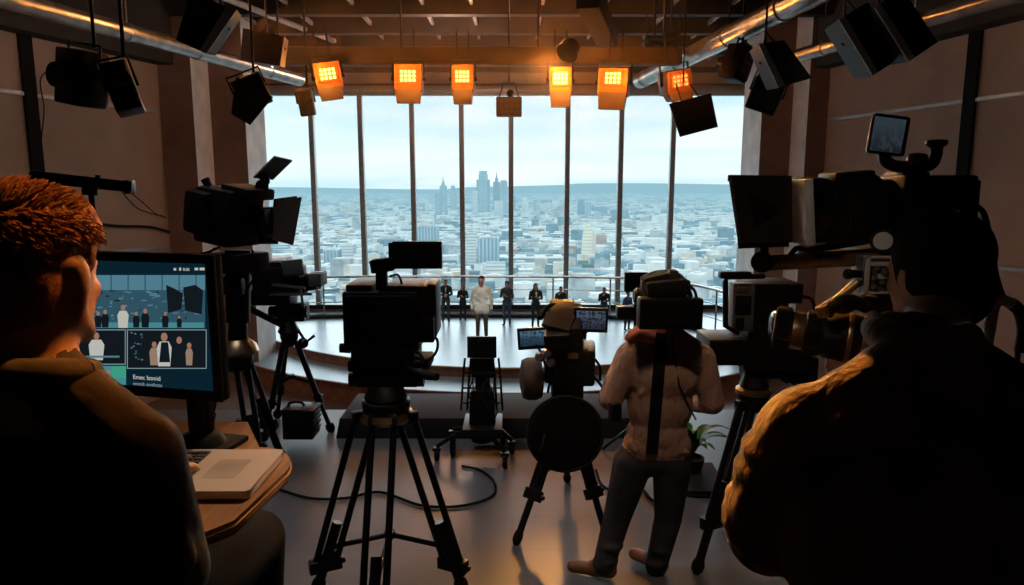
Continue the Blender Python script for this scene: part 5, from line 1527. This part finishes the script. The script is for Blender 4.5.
# hood: four flaps round a light frame
for nm, c in (('near', [(788, 176, -.07), (728, 175, -.11), (738, 243, -.11), (789, 242, -.07)]), ('far', [(788, 178, .07), (730, 177, .11), (740, 240, .11), (789, 240, .07)]),
              ('top', [(788, 177, -.07), (728, 175, -.11), (730, 177, .11), (788, 178, .07)]), ('bottom', [(789, 241, -.07), (738, 243, -.11), (740, 240, .11), (789, 240, .07)])):
    flap([P(*q) for q in c], rig, 'hood_flap', pm('hood_flap_' + nm, (.022, .019, .016), .6))
b = MB(); tri = [P(735, 182, -.118), P(776, 208, -.10), P(741, 240, -.118)]  # dark triangle painting the shading inside the hood
b.add(tri + [q + V((0, .006, 0)) for q in tri], [(0, 1, 2), (5, 4, 3), (0, 3, 4, 1), (1, 4, 5, 2), (2, 5, 3, 0)]); b.build('hood_shade', M['black'], rig)
b = MB(); b.box(P(794.5, 211, -.012), (.020, .165, .138), (0, R(-6), 0), .004); b.build('hood_frame', M['lgrey'], rig)
b = MB(); cylx(b, 797, 818, 209, 209, 32, 31); cylx(b, 818, 846, 208, 208, 29, 30); cylx(b, 846, 872, 208, 207, 32); cylx(b, 872, 908, 207, 206, 27, 26)
for k in range(5): cylx(b, 823 + k * 4.4, 825.5 + k * 4.4, 208, 208, 31.5)
b.box(P(846, 178, 0), (.09, .09, .03), (0, R(-4), 0), .01); b.box(P(862, 184, -.04), (.07, .03, .03), None, .006); b.box(P(838, 231, 0), (.14, .08, .05), None, .012); b.build('prime_lens', M['black'], rig)
b = MB(); pb(b, 905, 175, 974, 236, -.06, .08, .008); pb(b, 903, 172, 930, 180, -.03, .05, .004); pb(b, 972, 180, 977, 230, -.05, .07, .004); pb(b, 912, 184, 966, 228, -.064, -.055, .003); b.build('upper_body', M['black'], rig)
# mount between the two storeys
b = MB(); pb(b, 908, 234, 955, 262, -.04, .06, .01); pb(b, 885, 228, 952, 244, -.035, .05, .01); b.tube(spline([P(940, 236, 0), P(958, 240, -.01), P(963, 230, -.01), P(962, 224, 0)]), .006, 8); b.build('mount_block', M['blackm'], rig)
b = MB(); cylx(b, 757, 880, 264, 256, 7.5, 9); b.build('support_tube', M['gold'], rig)
b = MB(); cylx(b, 805, 884, 251, 237, 3.5, 4.5); b.tube(spline([P(790, 255, -.02), P(798, 248, -.03), P(812, 253, -.03), P(820, 258, -.02)]), .006, 8)
b.cyl(P(764, 252, 0), P(764, 236, 0), .010, seg=12); b.box(P(764, 240, 0), (.05, .05, .018), None, .004); b.cyl(P(762, 262, -.02), P(762, 262, .02), .024, seg=16); b.build('support_rod', M['dmetal'], rig)
b = MB(); b.cyl(P(883, 241, -.075), P(883, 241, -.02), .026, seg=24); b.slot(1).cyl(P(883, 241, -.078), P(883, 241, -.074), .019, seg=24); b.build('end_dial', [M['black'], M['lgrey']], rig)
b = MB(); pb(b, 880, 252, 958, 330, -.03, .10, .012); pb(b, 955, 262, 966, 325, -.02, .08, .006); b.build('lower_body', M['black'], rig)
b = MB(); b.lathe(P(958, 291, 0), (1, 0, 0), [(.026, 0), (.028, .03), (.024, .035), (.024, .06), (.032, .066), (.032, .078)], 20); b.build('eyepiece', M['rubber'], rig)
b = MB(); pb(b, 866, 256, 894, 294, -.075, -.03, .006); spn = b.build('side_panel', M['grey'], rig)
b = MB()
for (x0, y0, x1, y1) in ((866, 256, 894, 258.5), (866, 291.5, 894, 294), (866, 256, 868.5, 294), (891.5, 256, 894, 294)): pb(b, x0, y0, x1, y1, -.080, -.07, .001)
b.build('panel_frame', M['lgrey'], spn)
b = MB()
for (x, y, r_) in ((877, 268, 2.6), (884, 272, 3.0), (874, 278, 2.2), (882, 282, 2.6), (888, 286, 1.8), (873, 287, 2.0)): b.cyl(P(x, y, -.086), P(x, y, -.07), r_ / K, seg=12)
b.build('knob', M['steel'], spn)
b = MB(); pb(b, 870, 262, 890, 266, -.078, -.074, .0005); pb(b, 878, 274, 889, 279, -.079, -.074, .0005); b.build('display_strip', M['lgrey'], spn)
b = MB(); b.cyl(P(866, 274, -.05), P(850, 274, -.06), .008, .010, 10); b.sphere(P(848, 274, -.06), .012); b.build('toggle', M['dmetal'], rig)
# zoom lens in front of the lower body
ax0, ax1 = P(774, 327, .07), P(896, 346, -.03); d_ = (ax1 - ax0).normalized(); LL = (ax1 - ax0).length
px_ = lambda x: (x - 772) / 120.0 * LL
b = MB(); b.lathe(ax0, d_, [(.036, 0), (.047, .001), (.049, px_(775)), (.049, px_(789)), (.043, px_(790)), (.043, px_(803)), (.048, px_(804)), (.049, px_(822)), (.053, px_(824)), (.056, px_(838)), (.058, px_(852)), (.055, px_(856)), (.056, px_(870)), (.048, px_(874)), (.046, px_(892))], 36)
zl = b.build('zoom_lens', M['black'], rig)
for (a0, a1, rr) in ((774, 788, .050), (805, 819, .0495)):
    b = MB()
    for k in range(36):
        q = 2 * PI * k / 36; e = d_.orthogonal().normalized(); f = d_.cross(e)
        o_ = (e * math.cos(q) + f * math.sin(q)) * rr
        b.bar(ax0 + d_ * px_(a0) + o_, ax0 + d_ * px_(a1) + o_, .0045, .004, o_)
    b.lathe(ax0, d_, [(rr - .004, px_(a0)), (rr - .0005, px_(a0) + .001), (rr - .0005, px_(a1) - .001), (rr - .004, px_(a1))], 36); b.build('grip_ring', M['rubber'], zl)
for pr in ([(.0435, 791), (.0442, 792), (.0442, 802), (.0435, 803)], [(.0555, 843), (.0585, 845), (.0585, 847), (.0575, 849)], [(.055, 858), (.0575, 860), (.0575, 863), (.055, 865)]):
    MB().lathe(ax0, d_, [(r_, px_(x_)) for r_, x_ in pr], 36).build('lens_band', M['gold'], zl)
b = MB(); b.sphere(ax0 + d_ * .004, (.012, .040, .040), 18, 10, (0, 0, 0)); b.build('front_glass', M['blackg'], zl)
b = MB(); b.tube([P(820, 310, -.05), P(838, 298, -.055), P(856, 284, -.06)], [.010, .0085, .010], 12); b.cyl(P(821, 306, -.06), P(824, 316, -.06), .013, seg=12); b.sphere(P(857, 283, -.06), .0095); lv = b.build('zoom_lever', M['gold'], rig)
b = MB(); b.tube(spline([P(826, 314, -.05), P(836, 303, -.06), P(850, 300, -.06), P(866, 308, -.05)]), .014, 10); b.sphere(P(843, 305, -.055), (.03, .02, .02)); b.sphere(P(866, 303, -.04), (.03, .025, .018)); b.build('lens_motor', M['dmetal'], rig)
# small screen on the goose neck
b = MB(); b.box(P(888, 135, .0), (.086, .018, .086), (0, R(6), R(6)), .008); ss = b.build('top_screen', M['black'], rig)
b = MB(); b.box(P(888, 135, -.0105), (.072, .002, .072), (0, R(6), R(6))); b.build('screen_glass', M['scr3'], ss)
b = MB(); b.tube(spline([P(884, 153, .01), P(886, 161, .005), P(896, 166, 0), P(918, 167, 0), P(931, 164, 0), P(936, 154, 0), P(936, 146, 0)]), .013, 12); b.lathe(P(936, 148, 0), (0, 0, 1), [(.013, 0), (.022, .008), (.022, .016), (.012, .018)], 16); b.cyl(P(917, 168, 0), P(915, 178, 0), .018, .026, 16); b.build('goose_neck', M['black'], rig)
b = MB(); b.lathe(P(908, 160, -.02), (1, 0, 0), [(.008, 0), (.014, .004), (.016, .02), (.014, .036), (.008, .04)], 14); b.build('clamp_knob', M['red'], rig)
b = MB(); b.tube(spline([P(976, 206, .0), P(984, 214, .0), P(990, 240, .0), P(996, 275, .0), P(1004, 298, .02), P(1014, 304, .02), P(1020, 325, .02), P(1018, 350, .02), P(1016, 375, .02)]), .0065, 8); b.build('cable', M['rubber'], rig)
b = MB(); b.tube(spline([P(984, 362, -.04), P(989, 332, -.04), P(994, 306, -.04), P(1001, 300, -.04), P(1011, 303, -.03)]), .012, 12); b.build('white_tube', M['white'], rig)
b = MB(); b.tube(spline([P(1011, 303, -.01), P(1020, 312, .0), P(1024, 330, .0), P(1021, 352, .0)]), .014, 10); b.build('cable_wrap', M['rubber'], rig)

# =================================================================== camera and tripod just beyond the hood
Y0 = 4.0
ap = P(754, 388)
make_tripod('tripod with gold ring standing between the sweater man and the ochre jacket man', ap, [atz(697, 573, 0), V((ap.x + .45, ap.y - .1, 0)), V((ap.x + .05, ap.y + .6, 0))], r=.018, gap=.036, spread_z=.35, crown_r=.09, lower=.70, sdir=[(.9, .4, 0), (.9, -.4, 0), (1, 0, 0)])
mcam = thing('broadcast_camera', 'black camera with framed side viewfinder on the tripod with the gold ring', 'camera', (ap.x, ap.y, ap.z))
b = MB(); pb(b, 753, 284, 803, 304, -.1, .2, .012); pb(b, 752, 300, 788, 336, -.1, .3, .02); pb(b, 748, 332, 800, 350, -.1, .2, .02); b.build('camera_body', M['black'], mcam)
b = MB(); b.cyl(P(770, 318, .3), P(770, 318, .62), .09, .08, 20); b.build('lens', M['black'], mcam)
b = MB(); b.tube([P(764, 276, -.12), P(727, 277, -.14), P(725.5, 282, -.14), P(725.5, 326, -.14), P(738, 333, -.12)], .016, 10); pb(b, 721, 272, 752, 279, -.16, -.1, .008); b.build('finder_frame', M['black'], mcam)
b = MB(); pb(b, 734, 284, 753, 332, -.13, -.04, .006); vf = b.build('side_finder', M['grey'], mcam)
b = MB(); pb(b, 736, 296, 751, 314, -.137, -.128, .002); pb(b, 736, 318, 744, 329, -.137, -.128, .002); b.build('finder_glass', M['blackg'], vf)
b = MB(); pb(b, 737, 287, 750, 292, -.137, -.128, .002); b.build('finder_plate', M['gold'], vf)
b = MB(); pb(b, 710, 340, 748, 366, -.2, .1, .012); bx2 = b.build('rear_finder', M['black'], mcam)
b = MB(); pb(b, 713, 343, 729, 363, -.21, -.19, .003); b.build('finder_hood', M['blackm'], bx2)
b = MB(); pb(b, 745, 348, 812, 372, -.1, .2, .02); b.cyl(P(742, 372, .05), P(812, 368, .05), .055, seg=18); pb(b, 786, 358, 818, 384, -.06, .1, .015); b.lathe(ap - V((0, 0, .01)), (0, 0, 1), [(.075, 0), (.085, .03), (.07, .07), (.06, .10)], 20); b.build('pan_head', M['black'], mcam)
MB().lathe(ap - V((0, 0, .035)), (0, 0, 1), [(.085, 0), (.105, .01), (.105, .03), (.085, .04)], 22).build('lock_ring', M['gold'], mcam)
b = MB(); b.tube([P(786, 376, -.05), P(802, 392, -.25)], .013, 8); b.build('pan_handle', M['dmetal'], mcam)
b = MB(); b.tube(spline([P(800, 296, 0), P(812, 300, -.05), P(814, 318, -.05), P(802, 330, 0)]), .010, 8); b.build('cable', M['rubber'], mcam)

# =================================================================== man in the sweater
Y0 = 3.75
B = Body(outfit(M['sweater'], M['trousers'], M['tan'], scarf=M['scarf']))
pl = P(655, 458)
B.limb(P(645, 456), P(668, 456), .118, .118, 'pants', .9, (0, 1, 0))
B.ball(P(657, 433), (.175, .125, .13), 'top'); B.ball(P(660, 405), (.185, .128, .19), 'top'); B.ball(P(663, 376), (.205, .132, .18), 'top')
B.limb(P(645, 444), P(669, 444), .122, .122, 'top', .95, (0, 1, 0)); B.limb(P(646, 452), P(668, 452), .112, .112, 'top', .95, (0, 1, 0))
B.limb(P(632, 354), P(699, 357), .078, .078, 'top')
B.limb(P(638, 347), P(654, 334), .068, .062, 'top'); B.limb(P(692, 350), P(672, 335), .068, .062, 'top')
B.limb(P(661, 338), P(656, 312), .060, .056, 'skin')
eL = P(611, 398, -.02); wL = P(634, 352, .30)
B.limb(P(629, 356), eL, .076, .072, 'top'); B.limb(eL, wL, .072, .050, 'top')
hand(B, wL, P(640, 326, .26) - wL, V((.6, -.4, 0)), 1, .8)
eR = P(712, 402, -.02); wR = P(694, 404, .28)
B.limb(P(702, 358), eR, .076, .070, 'top'); B.limb(eR, wR, .070, .048, 'top')
hand(B, wR, V((-.5, .6, .5)), V((-.6, -.1, .6)), -1, .8)
aL, aR = P(604, 567, -.02), P(656, 569, .05)
kL, kR = P(617, 517, .03), P(668, 518, .06)
B.limb(P(633, 462), kL, .112, .080, 'pants'); B.limb(kL, aL + V((0, 0, .02)), .080, .064, 'pants')
B.limb(P(672, 462), kR, .112, .080, 'pants'); B.limb(kR, aR + V((0, 0, .02)), .080, .064, 'pants')
for (c, r_) in ((P(612, 545, -.03), .066), (P(660, 548, .03), .066), (P(608, 560, -.03), .062), (P(656, 562, .03), .062)): B.ball(c, (r_, r_, r_ * .45), 'pants')
for a, tx, ty in ((aL, -.17, .06), (aR, -.10, .13)):
    h0 = V((a.x + .03, a.y, .052)); t0_ = V((a.x + tx, a.y + ty, .044))
    B.limb(h0, t0_, .046, .040, 'shoe', .9, (0, 0, 1)); B.limb(V((h0.x, h0.y, .085)), h0.lerp(t0_, .4) + V((0, 0, .02)), .046, .040, 'shoe')
for k in range(10):                     # scarf
    a, a2 = 2 * PI * k / 10, 2 * PI * (k + 1) / 10; c = P(657, 330)
    B.limb(c + V((.075 * math.cos(a), .07 * math.sin(a), -.01 * math.cos(a))), c + V((.075 * math.cos(a2), .07 * math.sin(a2), -.01 * math.cos(a2))), .030, .030, 'scarf')
B.limb(P(646, 326, -.02), P(629, 338, -.05), .042, .026, 'scarf'); B.limb(P(640, 334, -.08), P(660, 340, -.10), .03, .03, 'scarf')
rg = random.Random(4)
for (x0, y0, x1, y1) in ((690, 385, 676, 402), (640, 395, 652, 380), (634, 450, 688, 452)):
    B.limb(P(x0, y0, -.092), P(x1, y1, -.10), .014, .010, 'top')
hc3 = P(656, 298, .02); hrot3 = (R(-2), 0, R(28))
head(B, hc3, hrot3, .98)
sw = B.build('person', .0105, smooth=3)
tag(sw, 'standing man in beige pink sweater and dark trousers seen from behind', 'person')
hb2 = Body({'hair': M['hair_dark']}); m_ = Euler(hrot3).to_matrix()
hp = lambda x, y, z: hc3 + m_ @ V((x, y, z))
hb2.ball(hp(0, -.022, .045), (.086, .102, .090), 'hair', m_); hb2.ball(hp(0, -.048, -.015), (.081, .070, .085), 'hair', m_); hb2.ball(hp(.0, .02, .09), (.07, .06, .04), 'hair', m_)
h_ = hb2.build('hair', .009, smooth=2); h_.parent = sw
bpy.context.view_layer.update()
def on_body(o, px, py, lift=.012):
    d = ray(px, py).normalized(); ok, loc, nrm, _ = o.ray_cast(EYE, d)
    return (loc - d * lift) if ok else at(px, py, Y0 - .14)
b = MB(); pts = [on_body(sw, 662 - (y - 333) * .085, y) for y in range(334, 455, 8)]
for a, c in zip(pts, pts[1:]): b.bar(a, c, .062, .012, (0, -1, .2))
sp_ = b.build('back_strap', M['blackm']); sp_.parent = sw
b = MB(); b.tube([on_body(sw, x, y, .006) for x, y in ((672, 338), (675, 360), (679, 385), (688, 405), (696, 420))], .005, 6); cb_ = b.build('thin_cord', M['rubber']); cb_.parent = sw
b = MB(); b.box(on_body(sw, 615, 412, .02), (.06, .05, .10), (0, 0, R(20)), .01); q_ = b.build('belt_pouch', M['blackm']); q_.parent = sw
# camera carried behind his head
cc_ = thing('head_rig_camera', 'boxy black camera pack worn behind the head of the sweater man', 'camera', P(672, 330, -.16))
b = MB(); pb(b, 640, 299, 703, 330, -.24, -.14, .012); bd = b.build('pack_body', M['black'], cc_)
b = MB(); pb(b, 646, 303, 697, 326, -.246, -.236, .003); b.build('pack_back', M['blackm'], bd)
b = MB(); b.box(P(664, 288, -.14), (.20, .12, .09), (0, R(-6), 0), .025); b.box(P(655, 279, -.08), (.14, .14, .055), (0, R(-14), 0), .02); b.box(P(680, 290, -.10), (.075, .1, .13), (0, R(12), 0), .02); b.build('top_gear', M['rubber'], cc_)
b = MB(); b.box(P(672, 279, -.10), (.045, .08, .10), (0, R(4), 0), .008); b.build('battery', pm('battery_brown', (.07, .04, .025), .6), cc_)
b = MB(); b.tube(spline([P(646, 300, -.15), P(642, 288, -.10), P(648, 276, -.05), P(664, 272, .0), P(680, 276, -.05), P(688, 290, -.10), P(692, 300, -.15)]), .013, 10); b.tube(spline([P(684, 282, -.14), P(694, 290, -.16), P(697, 300, -.17)]), .008, 8); b.build('head_band', M['dmetal'], cc_)
b = MB(); b.lathe(P(640, 296, .0), (-1, 0, 0), [(.042, 0), (.045, .02), (.035, .035)], 18); b.build('ear_cup', M['black'], cc_)

# grey monitor on a slim stand farther on
Y0 = 5.5
sm = thing('stand_monitor', 'small grey monitor seen from its back on a thin stand beyond the sweater man head', 'monitor', (P(634, 283).x, Y0, 0))
b = MB(); pb(b, 625, 272.5, 648, 292, -.02, .02, .006); md_ = b.build('monitor_back', M['black'], sm)
b = MB(); pb(b, 627, 275, 646, 289, -.026, -.018, .002); b.build('back_panel', M['blackm'], md_)
b = MB(); b.cyl(P(637, 291), V((P(637, 291).x, Y0, .02)), .02, seg=10); b.build('pole', M['dmetal'], sm)
b = MB(); b.box(P(625, 312, 0), (.14, .10, .10), None, .015); b.tube([P(625, 312, 0), P(637, 306, 0)], .016, 8); b.build('focus_wheel', M['black'], sm)
b = MB()
for k in range(3):
    a = k * 2.094 + .3; q = V((P(637, 291).x, Y0, .30)); b.tube([q, V((q.x + .3 * math.cos(a), q.y + .3 * math.sin(a), .012))], .012, 8)
b.build('leg_set', M['dmetal'], sm)

# green strap-leaved plant on the floor behind the sweater man
base = atz(690, 474, 0)
pt = thing('potted_plant', 'green strap leaved plant in a dark pot behind the sweater man', 'plant', base)
MB().lathe(base, (0, 0, 1), [(.075, 0), (.10, .10), (.105, .14), (.09, .14), (.085, .12), (.01, .12)], 22).build('pot', M['rubber'], pt)
rg = random.Random(8)
for k in range(16):
    a = rg.uniform(-2.2, 2.2); l_ = rg.uniform(.20, .34); h2 = rg.uniform(.24, .40)
    d = V((math.cos(a), math.sin(a) * .7, 0)); s = V((-d.y, d.x, 0)).normalized()
    b = MB(); n = 7; vs = []
    for i in range(n + 1):
        t = i / n
        p = base + V((0, 0, .12)) + d * (l_ * t ** 1.3) + V((0, 0, h2 * (1.9 * t - 1.25 * t * t)))
        w_ = .036 * (math.sin(PI * min(1, t * .92 + .08)) ** .7)
        vs += [p - s * w_, p + V((0, 0, -.006)), p + s * w_]
    fs = []
    for i in range(n): fs += [(3 * i, 3 * i + 1, 3 * i + 4, 3 * i + 3), (3 * i + 1, 3 * i + 2, 3 * i + 5, 3 * i + 4)]
    b.add(vs, fs); b.build('leaf', M['leaf'], pt)
# ------------------------------------------------------------------ lights of the hall, most added without a fixture
k = lamp('SUN', 'sky_fill_sun', (0, 60, 20), 3.2, (.80, .93, 1.0), (0, 0, 0)); k.data.angle = R(60)  # second broad sun, added to strengthen the window light
for x in (-4.5, 0, 4.5):
    lamp('SPOT', 'stage_fill', (x, 13.6, 6.1), 330, (.78, .94, 1.0), (x * .9, 20.2, -2.3), .5, 62, .8)  # unseen spots added to brighten the stage
lamp('SPOT', 'wall_fill', (-5.2, 7.0, 4.9), 420, (1, .80, .66), (-9.6, 15.0, 2.0), .5, 95, 1)  # added wash on the left wall, no fixture hangs there
lamp('SPOT', 'wall_fill', (4.4, 6.0, 4.9), 190, (1, .80, .68), (9.2, 14.0, 2.2), .5, 95, 1)  # weaker added wash for the right wall
lamp('SPOT', 'key_lamp', (.6, 11.6, 4.1), 1500, (1, .42, .10), (.3, 1.0, 1.7), .15, 34, .6)
lamp('SPOT', 'hair_fill', (.6, 2.6, 4.6), 560, (1, .38, .06), (-.66, 1.02, 2.26), .12, 11, .9)  # added rim light on the seated man's hair, hangs in mid air
lamp('SPOT', 'shoulder_fill', (-.9, 7.0, 4.2), 5200, (1, .38, .06), (.52, 1.15, 1.72), .12, 11, .7)  # added rim light for the ochre shoulder, without a fixture
lamp('SPOT', 'sweater_fill', (-1.5, 6.5, 4.4), 500, (1, .50, .22), (.75, 3.75, 1.2), .15, 22, .7)  # warm spot on the sweater man, no fixture around it
lamp('POINT', 'ceiling_fill', (.3, 13.6, 5.6), 70, (1, .40, .14), size=.4)  # added point light for the orange tint on the ceiling
lamp('POINT', 'ceiling_fill', (-1.5, 18.0, 5.4), 220, (1, .60, .42), size=.6)  # added point light that brightens the ceiling tiles
lamp('SPOT', 'floor_fill', (-2.0, 4.4, 6.0), 300, (.9, .88, .92), (-.6, 5.0, 0), .5, 70, 1)  # unseen spot high up that brightens the floor
lamp('SPOT', 'top_fill', (.2, .9, 6.3), 230, (1, .68, .50), (.72, 3.9, .8), .2, 34, .9)  # added warm fill from above for the sweater's back

# thin warm haze hanging round the orange lamps
m, nt, out = _nodes('stage_haze')
vs_ = N(nt, 'ShaderNodeVolumeScatter'); vs_.inputs['Density'].default_value = .045; vs_.inputs['Anisotropy'].default_value = .2; vs_.inputs['Color'].default_value = (1, .62, .40, 1)
nt.links.new(vs_.outputs['Volume'], out.inputs['Volume'])
o = MB().sphere((-.1, 12.0, 4.15), (4.6, 2.6, 1.3), 32, 16).build('haze', m)
tag(o, 'thin warm haze around the row of orange lamps', 'haze', kind='stuff')
lamp('SPOT', 'desk_fill', (.3, 3.2, 4.0), 260, (1, .66, .42), (-.58, 1.42, 1.62), .1, 14, .9)  # unseen spot added to brighten table and laptop
lamp('SPOT', 'rig_fill', (-1.2, .1, 3.7), 34, (1, .80, .62), (.62, 1.5, 2.12), .08, 10, .9)  # small unseen spot added to lift the shoulder camera
lamp('SPOT', 'presenter_fill', (.6, 13.2, 5.2), 900, (1, .93, .80), (-.85, 20.6, -1.2), .2, 11, .7)  # added front light for the man in the cream shirt
lamp('POINT', 'ceiling_fill', (-4.2, 11.2, 4.9), 45, (1, .42, .14), size=.4)  # extra point light added for orange glow on the left
